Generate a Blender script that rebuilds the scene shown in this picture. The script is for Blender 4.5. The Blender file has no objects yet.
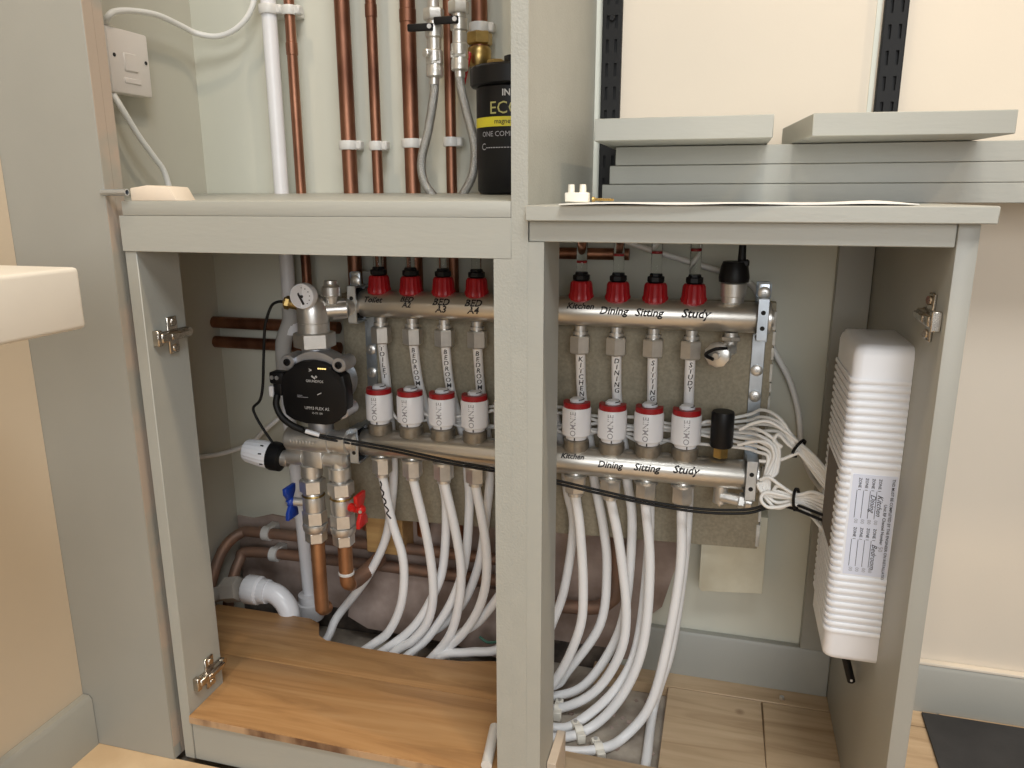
import bpy, bmesh, math, random
from mathutils import Vector, Matrix

random.seed(4)
S = bpy.context.scene
C = S.collection

# ------------------------------------------------------------------ camera
PITCH, YAW, ROLL = math.radians(13.8), math.radians(15.2), math.radians(-0.1)
fw = Vector((-math.sin(YAW) * math.cos(PITCH), math.cos(YAW) * math.cos(PITCH), -math.sin(PITCH)))
rt = Vector((math.cos(YAW), math.sin(YAW), 0))
up = rt.cross(fw)
r2 = rt * math.cos(ROLL) + up * math.sin(ROLL)
u2 = up * math.cos(ROLL) - rt * math.sin(ROLL)
cam_data = bpy.data.cameras.new('camera')
cam_data.sensor_width = 36
cam_data.lens = 36 * 769 / 1024
cam_data.clip_start = 0.02
cam = bpy.data.objects.new('camera', cam_data)
C.objects.link(cam)
cam.matrix_world = Matrix(((r2.x, u2.x, -fw.x, 0), (r2.y, u2.y, -fw.y, 0), (r2.z, u2.z, -fw.z, 0.751), (0, 0, 0, 1)))
S.camera = cam

# ------------------------------------------------------------------ world, lights, exposure
w = bpy.data.worlds.new('room_ambient')
S.world = w
w.use_nodes = True
w.node_tree.nodes['Background'].inputs[0].default_value = (0.96, 0.98, 1.0, 1)
w.node_tree.nodes['Background'].inputs[1].default_value = 0.12

def lamp(name, loc, size, power, col, target=None, shape='DISK', size_y=None, spread=None):
    d = bpy.data.lights.new(name, 'AREA')
    d.shape = shape
    d.size = size
    if size_y:
        d.size_y = size_y
    d.energy = power
    d.color = col
    if spread:
        d.spread = spread
    o = bpy.data.objects.new(name, d)
    C.objects.link(o)
    o.location = loc
    t = Vector(target) if target else Vector((loc[0], loc[1], 0))
    o.rotation_euler = (t - Vector(loc)).to_track_quat('-Z', 'Y').to_euler()
    return o

lamp('ceiling_downlight', (0.12, 0.45, 2.38), 0.06, 8, (1.0, 0.80, 0.57))
lamp('ceiling_downlight', (1.25, 0.50, 2.38), 0.06, 15, (1.0, 0.77, 0.52))
lamp('ceiling_downlight', (-0.62, 0.35, 2.38), 0.06, 7, (1.0, 0.80, 0.57))
lamp('ceiling_panel', (0.40, -0.40, 2.38), 0.8, 25, (0.97, 0.99, 1.0), (0.15, 0.4, 0.5), 'RECTANGLE', 0.6)
lamp('window_daylight', (0.45, -1.6, 1.15), 1.4, 25, (0.98, 0.99, 1.0), (0.1, 1.0, 0.5), 'RECTANGLE', 1.1)

S.view_settings.view_transform = 'Standard'
S.view_settings.look = 'None'
S.view_settings.gamma = 1
S.view_settings.use_curve_mapping = False
S.view_settings.exposure = 0.0

# ------------------------------------------------------------------ materials
def nt(name):
    m = bpy.data.materials.new(name)
    m.use_nodes = True
    n = m.node_tree.nodes
    return m, n, m.node_tree.links, n['Principled BSDF']

def mat(name, col, rough=0.5, metal=0.0, var=0.0, vscale=30, bump=0.0, bscale=200, stretch=(1, 1, 1), col2=None, spec=None, lo=0.35, hi=0.7, rvar=0.0):
    m, n, l, p = nt(name)
    p.inputs['Base Color'].default_value = (*col, 1)
    p.inputs['Roughness'].default_value = rough
    p.inputs['Metallic'].default_value = metal
    if spec is not None:
        p.inputs['Specular IOR Level'].default_value = spec
    if var or col2 or bump:
        tc = n.new('ShaderNodeTexCoord')
        mp = n.new('ShaderNodeMapping')
        mp.inputs['Scale'].default_value = stretch
        l.new(tc.outputs['Object'], mp.inputs[0])
    if var or col2:
        ns = n.new('ShaderNodeTexNoise')
        ns.inputs['Scale'].default_value = vscale
        ns.inputs['Detail'].default_value = 5
        l.new(mp.outputs[0], ns.inputs['Vector'])
        rp = n.new('ShaderNodeValToRGB')
        b = col2 if col2 else tuple(c * (1 - var) for c in col)
        rp.color_ramp.elements[0].position = lo
        rp.color_ramp.elements[1].position = hi
        rp.color_ramp.elements[0].color = (*b, 1)
        rp.color_ramp.elements[1].color = (*col, 1)
        l.new(ns.outputs['Fac'], rp.inputs[0])
        l.new(rp.outputs[0], p.inputs['Base Color'])
        if rvar:
            mr = n.new('ShaderNodeMapRange')
            mr.inputs[3].default_value = rough + rvar
            mr.inputs[4].default_value = rough
            l.new(ns.outputs['Fac'], mr.inputs[0])
            l.new(mr.outputs[0], p.inputs['Roughness'])
    if bump:
        nb = n.new('ShaderNodeTexNoise')
        nb.inputs['Scale'].default_value = bscale
        nb.inputs['Detail'].default_value = 3
        l.new(mp.outputs[0], nb.inputs['Vector'])
        bp = n.new('ShaderNodeBump')
        bp.inputs['Strength'].default_value = bump
        bp.inputs['Distance'].default_value = 0.001
        l.new(nb.outputs['Fac'], bp.inputs['Height'])
        l.new(bp.outputs[0], p.inputs['Normal'])
    return m

def wood(name, ca, cb, cc, along='x', scale=1.0):
    m, n, l, p = nt(name)
    p.inputs['Roughness'].default_value = 0.42
    tc = n.new('ShaderNodeTexCoord')
    info = n.new('ShaderNodeObjectInfo')
    add = n.new('ShaderNodeVectorMath')
    add.operation = 'MULTIPLY_ADD'
    add.inputs[1].default_value = (1, 1, 1)
    sc = n.new('ShaderNodeVectorMath')
    sc.operation = 'SCALE'
    sc.inputs[3].default_value = 7.0
    cmb = n.new('ShaderNodeCombineXYZ')
    for i in range(3):
        l.new(info.outputs['Random'], cmb.inputs[i])
    l.new(cmb.outputs[0], sc.inputs[0])
    l.new(tc.outputs['Object'], add.inputs[0])
    l.new(sc.outputs[0], add.inputs[2])
    mp = n.new('ShaderNodeMapping')
    mp.inputs['Scale'].default_value = (3 * scale, 34 * scale, 34 * scale) if along == 'x' else (34 * scale, 3 * scale, 34 * scale)
    l.new(add.outputs[0], mp.inputs[0])
    n1 = n.new('ShaderNodeTexNoise')
    n1.inputs['Scale'].default_value = 1.0
    n1.inputs['Detail'].default_value = 8
    n1.inputs['Roughness'].default_value = 0.62
    n1.inputs['Distortion'].default_value = 1.2
    l.new(mp.outputs[0], n1.inputs['Vector'])
    rp = n.new('ShaderNodeValToRGB')
    e = rp.color_ramp.elements
    e[0].position = 0.28
    e[0].color = (*cc, 1)
    e[1].position = 0.72
    e[1].color = (*ca, 1)
    k = e.new(0.5)
    k.color = (*cb, 1)
    l.new(n1.outputs['Fac'], rp.inputs[0])
    # a few knots
    vo = n.new('ShaderNodeTexVoronoi')
    vo.inputs['Scale'].default_value = 5.5
    l.new(add.outputs[0], vo.inputs['Vector'])
    kr = n.new('ShaderNodeValToRGB')
    kr.color_ramp.elements[0].position = 0.012
    kr.color_ramp.elements[0].color = (0.32, 0.22, 0.15, 1)
    kr.color_ramp.elements[1].position = 0.055
    kr.color_ramp.elements[1].color = (1, 1, 1, 1)
    l.new(vo.outputs['Distance'], kr.inputs[0])
    mx = n.new('ShaderNodeMix')
    mx.data_type = 'RGBA'
    mx.blend_type = 'MULTIPLY'
    mx.inputs[0].default_value = 1
    l.new(rp.outputs[0], mx.inputs[6])
    l.new(kr.outputs[0], mx.inputs[7])
    l.new(mx.outputs[2], p.inputs['Base Color'])
    bp = n.new('ShaderNodeBump')
    bp.inputs['Strength'].default_value = 0.15
    bp.inputs['Distance'].default_value = 0.001
    l.new(n1.outputs['Fac'], bp.inputs['Height'])
    l.new(bp.outputs[0], p.inputs['Normal'])
    return m

def glass(name, col=(0.95, 0.97, 0.95)):
    m, n, l, p = nt(name)
    p.inputs['Base Color'].default_value = (*col, 1)
    p.inputs['Roughness'].default_value = 0.06
    p.inputs['Transmission Weight'].default_value = 1.0
    p.inputs['IOR'].default_value = 1.2
    return m

PAINT = mat('sage_grey_paint', (0.36, 0.36, 0.325), 0.42, var=0.05, vscale=9, bump=0.10, bscale=420)
PAINT2 = mat('sage_grey_paint_brushed', (0.415, 0.42, 0.38), 0.45, var=0.05, vscale=14, bump=0.22, bscale=260, stretch=(0.25, 1, 1))
PAINTV = mat('sage_grey_paint_rollered', (0.41, 0.415, 0.375), 0.45, var=0.05, vscale=30, bump=0.45, bscale=420)
MDF = mat('bare_mdf_edge', (0.44, 0.36, 0.29), 0.75, col2=(0.36, 0.34, 0.29), vscale=14, lo=0.42, hi=0.55)
CREAM = mat('cream_wall_paint', (0.76, 0.685, 0.575), 0.7, var=0.035, vscale=6, bump=0.08, bscale=240)
PALEGREEN = mat('pale_green_wall_paint', (0.67, 0.67, 0.575), 0.7, var=0.05, vscale=6, bump=0.08, bscale=240)
CREAM_L = mat('warm_cream_wall_paint', (0.60, 0.505, 0.38), 0.7, var=0.03, vscale=5, bump=0.08, bscale=240)
ALCOVE = mat('alcove_wall_paint', (0.56, 0.54, 0.46), 0.7, var=0.05, vscale=7, bump=0.1, bscale=200)
PALE = mat('pale_cut_in_paint', (0.74, 0.76, 0.68), 0.6, var=0.04)
PLASTER = mat('bare_pink_plaster', (0.54, 0.43, 0.38), 0.9, col2=(0.30, 0.22, 0.18), vscale=16, bump=0.6, bscale=90)
CONCRETE = mat('dusty_concrete', (0.52, 0.46, 0.38), 0.95, col2=(0.28, 0.235, 0.19), vscale=22, bump=0.8, bscale=120)
STONE = mat('pale_floor_sheet', (0.72, 0.56, 0.36), 0.6, col2=(0.58, 0.42, 0.25), vscale=12, bump=0.2)
OAK = wood('oak_deck_wood', (0.52, 0.31, 0.14), (0.43, 0.235, 0.095), (0.29, 0.15, 0.06))
OAK2 = wood('oak_floor_wood', (0.60, 0.45, 0.29), (0.52, 0.375, 0.23), (0.38, 0.26, 0.15))
TIMBER = wood('sawn_timber', (0.62, 0.40, 0.17), (0.50, 0.30, 0.12), (0.36, 0.20, 0.08))
PLYEDGE = mat('plank_core_edge', (0.50, 0.33, 0.19), 0.8, col2=(0.14, 0.07, 0.035), vscale=20, stretch=(1, 1, 0.4), lo=0.40, hi=0.62)
BOARD = mat('raw_backing_board', (0.36, 0.32, 0.235), 0.85, var=0.22, vscale=260, bump=0.3)
CHIP = mat('flaked_white_paint', (0.72, 0.72, 0.68), 0.8, col2=(0.45, 0.43, 0.38), vscale=60, bump=0.6)
COPPER = mat('tarnished_copper', (0.46, 0.225, 0.14), 0.36, 1.0, col2=(0.17, 0.075, 0.05), vscale=26, stretch=(1, 1, 0.35), lo=0.3, hi=0.72, rvar=0.2)
COPPERD = mat('dusty_copper', (0.36, 0.21, 0.14), 0.55, 0.55, col2=(0.27, 0.185, 0.145), vscale=22, lo=0.35, hi=0.65)
COPPERB = mat('bright_copper', (0.56, 0.30, 0.15), 0.42, 0.75, col2=(0.40, 0.20, 0.10), vscale=20)
NICKEL = mat('nickel_plate', (0.76, 0.745, 0.71), 0.34, 0.82, var=0.15, vscale=60, bump=0.06, bscale=300)
BARM = mat('brushed_steel_bar', (0.70, 0.67, 0.61), 0.34, 0.92, var=0.16, vscale=40, stretch=(0.15, 1, 1), bump=0.08, bscale=300)
ZINC = mat('zinc_plate', (0.64, 0.70, 0.76), 0.33, 0.92, var=0.2, vscale=45)
STEEL = mat('braided_steel', (0.60, 0.60, 0.58), 0.36, 1.0, var=0.4, vscale=900, bump=1.0, bscale=1500)
BRASS = mat('brass', (0.60, 0.42, 0.16), 0.35, 1.0, var=0.3, vscale=60)
ALU = mat('cast_housing_metal', (0.62, 0.63, 0.66), 0.42, 0.85, var=0.2, vscale=50)
WHITE = mat('white_plastic', (0.86, 0.875, 0.91), 0.32, var=0.03, vscale=20)
WHITEP = mat('white_pipe_plastic', (0.90, 0.90, 0.90), 0.35, var=0.06, vscale=18)
WHITEW = mat('white_waste_plastic', (0.84, 0.84, 0.86), 0.3, var=0.06, vscale=18)
CABLEW = mat('white_cable_plastic', (0.88, 0.87, 0.84), 0.42)
GREYP = mat('translucent_clip_plastic', (0.70, 0.69, 0.66), 0.35)
RED = mat('red_plastic', (0.36, 0.007, 0.012), 0.38, var=0.15, vscale=60)
REDH = mat('red_handle_enamel', (0.62, 0.015, 0.012), 0.3)
BLUE = mat('blue_handle_enamel', (0.012, 0.05, 0.33), 0.32)
BLACK = mat('black_plastic', (0.009, 0.009, 0.010), 0.42, var=0.2, spec=0.25)
BLACKM = mat('black_steel_strip', (0.010, 0.010, 0.010), 0.5, spec=0.25)
BLACKC = mat('black_cable_rubber', (0.009, 0.009, 0.009), 0.5, spec=0.3)
BROWNC = mat('smoky_collar', (0.36, 0.32, 0.26), 0.3, 0.6, var=0.3, vscale=90)
INK = mat('marker_ink', (0.012, 0.010, 0.012), 0.6)
GREYINK = mat('grey_print', (0.33, 0.33, 0.36), 0.6)
WHITEINK = mat('white_print', (0.62, 0.62, 0.62), 0.6)
YELLOW = mat('yellow_print', (0.62, 0.55, 0.03), 0.5)
YELLOWINK = mat('olive_print', (0.40, 0.38, 0.14), 0.5)
LABEL = mat('pale_blue_label', (0.70, 0.74, 0.86), 0.5)
PAPER = mat('white_paper', (0.85, 0.84, 0.80), 0.7)
RUBBER = mat('black_rubber_mat', (0.045, 0.045, 0.047), 0.75, col2=(0.03, 0.03, 0.032), vscale=15, bump=0.3)
CERAMIC = mat('off_white_slab', (0.80, 0.75, 0.66), 0.4, var=0.03)
IVORY = mat('ivory_plastic', (0.86, 0.82, 0.72), 0.35)
GAPSHADE = mat('painted_gap_shade', (0.16, 0.13, 0.105), 0.95, col2=(0.05, 0.04, 0.035), vscale=40, bump=0.8, bscale=150)
PALEWOOD = mat('pale_offcut_paint', (0.66, 0.55, 0.43), 0.6, var=0.12, vscale=25)
PINKISH = mat('pale_jig_plastic', (0.78, 0.68, 0.56), 0.4)
GLASS = glass('clear_sight_tube')
DARK = mat('dark_hole', (0.008, 0.008, 0.008), 0.8)
PLATE = mat('switch_plastic', (0.84, 0.78, 0.73), 0.35)
NICKELH = mat('hinge_nickel', (0.66, 0.60, 0.52), 0.25, 1.0, var=0.3, vscale=120)
INSUL = mat('grey_lagging', (0.50, 0.49, 0.47), 0.7, var=0.1)

# ------------------------------------------------------------------ mesh helpers
class MB:
    def __init__(s):
        s.bm = bmesh.new()

    def box(s, x0, x1, y0, y1, z0, z1, bev=0.0, seg=1, rot=None):
        m = Matrix.Translation(((x0 + x1) / 2, (y0 + y1) / 2, (z0 + z1) / 2))
        if rot is not None:
            m = m @ rot.to_4x4()
        m = m @ Matrix.Diagonal((abs(x1 - x0), abs(y1 - y0), abs(z1 - z0), 1))
        g = bmesh.ops.create_cube(s.bm, size=1, matrix=m)
        if bev:
            es = {e for v in g['verts'] for e in v.link_edges}
            bmesh.ops.bevel(s.bm, geom=list(es), offset=bev, segments=seg, affect='EDGES', profile=0.5)
        return s

    def lathe(s, prof, org, ax=(0, 0, 1), seg=24, cap=True, ribs=None):
        # prof: (distance along axis, radius)
        ax = Vector(ax).normalized()
        org = Vector(org)
        a = ax.orthogonal().normalized() if abs(ax.z) < 0.99 else Vector((1, 0, 0))
        b = ax.cross(a)
        rings = []
        for t, r in prof:
            ring = []
            for i in range(seg):
                th = 2 * math.pi * (i + 0.5) / seg
                rr = r * (1 - (ribs if ribs and i % 2 else 0))
                ring.append(s.bm.verts.new(org + ax * t + (a * math.cos(th) + b * math.sin(th)) * rr))
            rings.append(ring)
        for p, q in zip(rings, rings[1:]):
            for i in range(seg):
                j = (i + 1) % seg
                s.bm.faces.new((p[i], p[j], q[j], q[i]))
        if cap:
            s.bm.faces.new(rings[0][::-1])
            s.bm.faces.new(rings[-1])
        return s

    def cyl(s, p0, p1, r, r1=None, seg=20, ch=0.0):
        p0, p1 = Vector(p0), Vector(p1)
        d = p1 - p0
        L = d.length
        e = r if r1 is None else r1
        pr = [(0, r), (L, e)] if not ch else [(0, r - ch), (ch, r), (L - ch, e), (L, e - ch)]
        return s.lathe(pr, p0, d, seg)

    def hexnut(s, p0, p1, r):
        L = (Vector(p1) - Vector(p0)).length
        c = min(0.0018, L * 0.15)
        return s.lathe([(0, r * 0.88), (c, r), (L - c, r), (L, r * 0.88)], p0, Vector(p1) - Vector(p0), 6)

    def tube(s, pts, r, seg=10, res=6, hollow=0.0):
        P = spline(pts, res)
        n = len(P)
        t0 = (P[1] - P[0]).normalized()
        nrm = t0.orthogonal().normalized()
        rings = []
        for i in range(n):
            t = (P[min(i + 1, n - 1)] - P[max(i - 1, 0)]).normalized()
            nrm = (nrm - t * nrm.dot(t)).normalized()
            b = t.cross(nrm)
            rings.append([s.bm.verts.new(P[i] + (nrm * math.cos(2 * math.pi * k / seg) + b * math.sin(2 * math.pi * k / seg)) * r) for k in range(seg)])
        for p, q in zip(rings, rings[1:]):
            for i in range(seg):
                j = (i + 1) % seg
                s.bm.faces.new((p[i], p[j], q[j], q[i]))
        s.bm.faces.new(rings[0][::-1])
        s.bm.faces.new(rings[-1])
        return s

    def prism(s, poly, axis, d0, d1, bev=0.0):
        # poly in the plane across `axis`: x -> (y,z), y -> (x,z), z -> (x,y)
        def P(u, v, d):
            return (d, u, v) if axis == 'x' else ((u, d, v) if axis == 'y' else (u, v, d))
        A = [s.bm.verts.new(P(u, v, d0)) for u, v in poly]
        B = [s.bm.verts.new(P(u, v, d1)) for u, v in poly]
        n = len(poly)
        f = [s.bm.faces.new(A), s.bm.faces.new(B[::-1])]
        for i in range(n):
            j = (i + 1) % n
            f.append(s.bm.faces.new((A[j], A[i], B[i], B[j])))
        if bev:
            es = {e for ff in f for e in ff.edges}
            bmesh.ops.bevel(s.bm, geom=list(es), offset=bev, segments=2, affect='EDGES', profile=0.5)
        return s

    def sphere(s, c, r, seg=14, sc=(1, 1, 1)):
        m = Matrix.Translation(c) @ Matrix.Diagonal((r * sc[0], r * sc[1], r * sc[2], 1))
        bmesh.ops.create_uvsphere(s.bm, u_segments=seg, v_segments=seg // 2 + 2, radius=1, matrix=m)
        return s

    def raw(s, verts, faces):
        V = [s.bm.verts.new(v) for v in verts]
        for f in faces:
            try:
                s.bm.faces.new([V[i] for i in f])
            except ValueError:
                pass
        return s

def spline(pts, res):
    P = [Vector(p) for p in pts]
    if len(P) == 2 or res <= 1:
        return P
    out = []
    for i in range(len(P) - 1):
        a = P[i - 1] if i else P[0] * 2 - P[1]
        b, c = P[i], P[i + 1]
        d = P[i + 2] if i + 2 < len(P) else c * 2 - b
        k = res
        for j in range(k):
            t = j / k
            out.append(0.5 * ((2 * b) + (c - a) * t + (2 * a - 5 * b + 4 * c - d) * t * t + (3 * b - a - 3 * c + d) * t ** 3))
    out.append(P[-1])
    return out

ORG = {}

def build(name, mb, material, parent=None, smooth=True, angle=0.7):
    me = bpy.data.meshes.new(name)
    bmesh.ops.recalc_face_normals(mb.bm, faces=mb.bm.faces[:])
    if parent is not None:
        o0 = ORG[parent]
    else:
        vs = [v.co for v in mb.bm.verts]
        o0 = Vector(((min(v.x for v in vs) + max(v.x for v in vs)) / 2, (min(v.y for v in vs) + max(v.y for v in vs)) / 2, min(v.z for v in vs)))
    bmesh.ops.translate(mb.bm, verts=mb.bm.verts[:], vec=-o0)
    mb.bm.to_mesh(me)
    mb.bm.free()
    for m in (material if isinstance(material, (list, tuple)) else [material]):
        me.materials.append(m)
    if smooth:
        me.polygons.foreach_set('use_smooth', [True] * len(me.polygons))
        me.set_sharp_from_angle(angle=angle)
    o = bpy.data.objects.new(name, me)
    C.objects.link(o)
    if parent is not None:
        o.parent = parent
    else:
        o.location = o0
    ORG[o] = o0.copy()
    return o

def tag(o, label, cat, group=None):
    o['label'] = label
    o['category'] = cat
    if group:
        o['group'] = group
    return o

def thing(name, label, cat, loc, group=None):
    o = bpy.data.objects.new(name, None)
    o.empty_display_size = 0.02
    C.objects.link(o)
    o.location = loc
    ORG[o] = Vector(loc)
    return tag(o, label, cat, group)

def struct(o):
    o['kind'] = 'structure'
    return o

def copy_tree(o, parent=None, loc=None):
    c = o.copy()
    C.objects.link(c)
    if parent is not None:
        c.parent = parent
    if loc is not None:
        c.location = loc
        ORG[c] = Vector(loc)
    for ch in list(o.children):
        copy_tree(ch, c)
    return c

_tx = {}

def glyphs(txt, bold=0.0, shear=0.0, line=1.0):
    # flat letter outlines as polygons, cap height about 0.7, x centred, first baseline at y=0
    key = (txt, bold, shear, line)
    if key not in _tx:
        cu = bpy.data.curves.new('t', 'FONT')
        cu.body = txt
        cu.size = 1
        cu.align_x = 'CENTER'
        cu.offset = bold
        cu.shear = shear
        cu.space_line = line
        cu.resolution_u = 2
        ob = bpy.data.objects.new('t', cu)
        me = ob.to_mesh()
        _tx[key] = ([v.co.copy() for v in me.vertices], [tuple(p.vertices) for p in me.polygons])
        ob.to_mesh_clear()
        bpy.data.objects.remove(ob)
        bpy.data.curves.remove(cu)
    return _tx[key]

def print_text(name, txt, material, parent, fmap, size, bold=0.0, shear=0.0, line=1.0):
    v, f = glyphs(txt, bold, shear, line)
    mb = MB()
    mb.raw([fmap(p.x * size, p.y * size) for p in v], f)
    return build(name, mb, material, parent, smooth=False)

def wrap(cx, cy, z0, r, phi0=0.0):
    # print on a vertical round surface: u runs around it, v up
    def f(u, v):
        a = phi0 + u / r
        return (cx + r * math.sin(a), cy - r * math.cos(a), z0 + v)
    return f

def wrap_bar(x0, cy, cz, r, el):
    # print on a bar lying along x: v runs around it
    def f(u, v):
        a = el + v / r
        return (x0 + u, cy - r * math.cos(a), cz + r * math.sin(a))
    return f

def flat_front(x0, y, z0):
    return lambda u, v: (x0 + u, y, z0 + v)

# ================================================================== the setting
wall_back = struct(build('wall_back', MB().prism([(-0.935, -0.05), (0.2040, -0.05), (0.2040, 0.733), (-0.1885, 0.733), (-0.1885, 2.4), (-0.935, 2.4)], 'y', 1.14, 1.24), PALEGREEN))
wall_right = struct(build('wall_right', MB().prism([(0.2040, -0.05), (1.6, -0.05), (1.6, 2.4), (-0.1885, 2.4), (-0.1885, 0.733), (0.2040, 0.733)], 'y', 1.14, 1.24), CREAM))
patch = MB()
out = [(-0.832, 0.012), (-0.70, 0.006), (-0.60, 0.018), (-0.52, 0.004), (-0.40, 0.014), (-0.33, 0.002), (-0.30, 0.012), (-0.22, 0.020), (-0.17, 0.006), (-0.125, 0.004), (-0.094, 0.01), (-0.09, 0.08), (-0.06, 0.11), (-0.045, 0.17), (-0.03, 0.22), (-0.06, 0.262), (-0.20, 0.27),
       (-0.45, 0.265), (-0.62, 0.20), (-0.70, 0.185), (-0.76, 0.19), (-0.80, 0.178), (-0.832, 0.18)]
patch.prism(out, 'y', 1.1355, 1.1405)
build('plaster_patch', patch, PLASTER, wall_back)
# rough dark strip painting the shade of the floor gap below the plaster
build('gap_shade_strip', MB().box(-0.834, -0.13, 1.134, 1.1405, -0.02, 0.022, 0.001), GAPSHADE, wall_back)
build('cut_in_strip', MB().box(-0.1878, -0.1785, 1.1385, 1.1402, 0.742, 2.4), PALE, wall_right)
build('cut_in_strip', MB().box(0.1685, 0.1742, 1.1385, 1.1402, 0.742, 2.4), PALE, wall_right)

wall_alcove = struct(build('wall_alcove', MB().box(-0.935, -0.835, 0.79, 1.14, -0.05, 2.4), ALCOVE))
wall_left = struct(build('wall_left', MB().box(-0.95, -0.823, -1.2, 0.7475, -0.05, 2.4), CREAM_L))
trim1 = struct(build('trim_1', MB().box(-0.9, -0.683, 0.748, 0.7625, 0.0, 2.4, 0.0008), PAINT))
build('edge_batten', MB().box(-0.72, -0.6828, 0.7627, 0.7785, 0.0, 2.4, 0.0008), MDF, trim1)
build('raw_edge', MB().box(-0.6835, -0.6824, 0.7488, 0.7625, 0.02, 2.4), MDF, trim1)

floor = struct(build('floor', MB().box(-1.6, 1.6, -1.2, 1.14, -0.12, -0.02), CONCRETE))
# pale floor in front of the left cupboard, oak boards to the right
build('floor_sheet', MB().box(-0.822, -0.178, -0.9, 0.7505, -0.0195, 0.0), STONE, floor)
def plank(x0, x1, y0, y1):
    build('plank', MB().box(x0 + 0.0005, x1 - 0.0005, y0 + 0.0005, y1 - 0.0005, -0.0195, random.uniform(-0.0006, 0.0006), 0.0012), OAK2, floor)
plank(-0.171, 0.43, 0.728, 0.9065)
plank(0.43, 1.5, 0.728, 0.9065)
plank(-0.043, 0.0985, 0.908, 1.0885)
plank(0.0985, 0.62, 0.908, 1.0885)
plank(0.62, 1.5, 0.908, 1.0885)
plank(-0.165, 0.35, 1.0895, 1.128)
plank(0.35, 1.5, 1.0895, 1.128)
for k in range(4):
    y1 = 0.728 - 0.18 * k
    plank(-0.177, 0.25 + 0.17 * (k % 2), y1 - 0.18, y1)
    plank(0.25 + 0.17 * (k % 2), 1.5, y1 - 0.18, y1)

bb = MB()
bb.prism([(1.139, 0.0), (1.125, 0.0), (1.125, 0.072), (1.128, 0.076), (1.139, 0.076)], 'x', -0.094, 0.194)
struct(build('baseboard_back', bb, PAINT))
bb = MB()
bb.prism([(1.139, 0.0), (1.125, 0.0), (1.125, 0.070), (1.130, 0.076), (1.139, 0.076)], 'x', 0.2135, 1.5)
o = struct(build('baseboard_right', bb, PAINT))
build('pale_top_bead', MB().box(0.2135, 1.5, 1.128, 1.1395, 0.0755, 0.080, 0.001), CREAM, o)
bb = MB()
bb.prism([(-0.8225, 0.0), (-0.808, 0.0), (-0.808, 0.072), (-0.812, 0.078), (-0.8225, 0.078)], 'y', -0.8, 0.747)
struct(build('baseboard_left', bb, PAINT))

# ================================================================== left cupboard front
cf = thing('cupboard', 'sage grey frame of the left cupboard opening, with wide rail, shelf top and low plinth', 'cupboard', (-0.44, 0.77, 0))
tb = MB()
tb.prism([(-0.668, 0.755), (-0.2060, 0.755), (-0.2060, 1.1392), (-0.8345, 1.1392), (-0.8345, 0.7905), (-0.7205, 0.7905), (-0.7205, 0.780), (-0.668, 0.780)], 'z', 0.7292, 0.7452, 0.0008)
for v in tb.bm.verts:   # the board rises a little towards the wall
    v.co.z += max(0.0, (v.co.y - 0.757)) * 0.0255
build('top_board', tb, PAINT2, cf)
build('rail', MB().box(-0.6735, -0.2057, 0.755, 0.773, 0.6885, 0.7290, 0.0004), PAINT2, cf)
sl = build('side_board', MB().box(-0.673, -0.657, 0.757, 0.830, 0.0, 0.6883, 0.0008), PAINT2, cf)
sr = build('side_board', MB().box(-0.2243, -0.2057, 0.7552, 0.828, 0.0, 0.6883), PAINTV, cf)
build('plinth', MB().box(-0.6565, -0.2245, 0.7575, 0.776, 0.0, 0.0595, 0.0008), PAINT2, cf)

def hinge_plate(parent, x, y, z, s):
    # s: +1 faces +x, -1 faces -x
    m = MB()
    m.box(x, x + s * 0.004, y - 0.030, y + 0.028, z - 0.0065, z + 0.0065, 0.001)
    m.box(x, x + s * 0.0035, y - 0.006, y + 0.012, z - 0.023, z + 0.023, 0.0012)
    m.box(x, x + s * 0.011, y - 0.026, y + 0.022, z - 0.0055, z + 0.0055, 0.0015)
    m.box(x + s * 0.008, x + s * 0.0125, y - 0.010, y + 0.024, z - 0.0035, z + 0.0035, 0.001)
    m.box(x, x + s * 0.009, y - 0.031, y - 0.023, z - 0.009, z + 0.010, 0.001)
    m.cyl((x, y + 0.028, z), (x + s * 0.008, y + 0.028, z), 0.0055, seg=14)
    for dz in (-0.016, 0.016):
        m.cyl((x + s * 0.003, y + 0.004, z + dz), (x + s * 0.0058, y + 0.003, z + dz), 0.0045, seg=14, ch=0.0008)
    return build('hinge_plate', m, NICKELH, parent)
hinge_plate(sl, -0.6572, 0.798, 0.583, 1)
hinge_plate(sl, -0.6572, 0.799, 0.107, 1)

deck = thing('oak_deck', 'oak board deck on the base of the left cupboard, notched behind for pipes', 'wooden deck', (-0.45, 0.88, 0.0598))
d1 = MB()
d1.prism([(-0.6565, 0.7535), (-0.2248, 0.7535), (-0.2248, 0.8915), (-0.80, 0.8915), (-0.80, 0.832), (-0.6565, 0.832)], 'z', 0.0598, 0.0708, 0.0006)
p1 = build('plank', d1, OAK, deck)
build('core_edge', MB().box(-0.6560, -0.2252, 0.7527, 0.7537, 0.0600, 0.0692), PLYEDGE, p1)
d2 = MB()
d2.prism([(-0.80, 0.8922), (-0.2248, 0.8922), (-0.2248, 0.992), (-0.255, 0.992), (-0.291, 0.981), (-0.34, 0.967), (-0.391, 0.962), (-0.50, 0.961), (-0.567, 0.965), (-0.585, 0.975), (-0.602, 1.008), (-0.624, 1.017), (-0.80, 1.017)], 'z', 0.0598, 0.0706, 0.0006)
build('plank', d2, OAK, deck)
tag(build('pipe_offcut', MB().lathe([(0, 0.0052), (0, 0.0068), (0.07, 0.0068), (0.07, 0.0052), (0.001, 0.005)], (-0.2395, 0.760, 0.0784), (-0.14, 0.99, 0.0), 16), GREYP),
    'short grey plastic pipe offcut lying at the front corner of the oak deck', 'pipe offcut')

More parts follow.
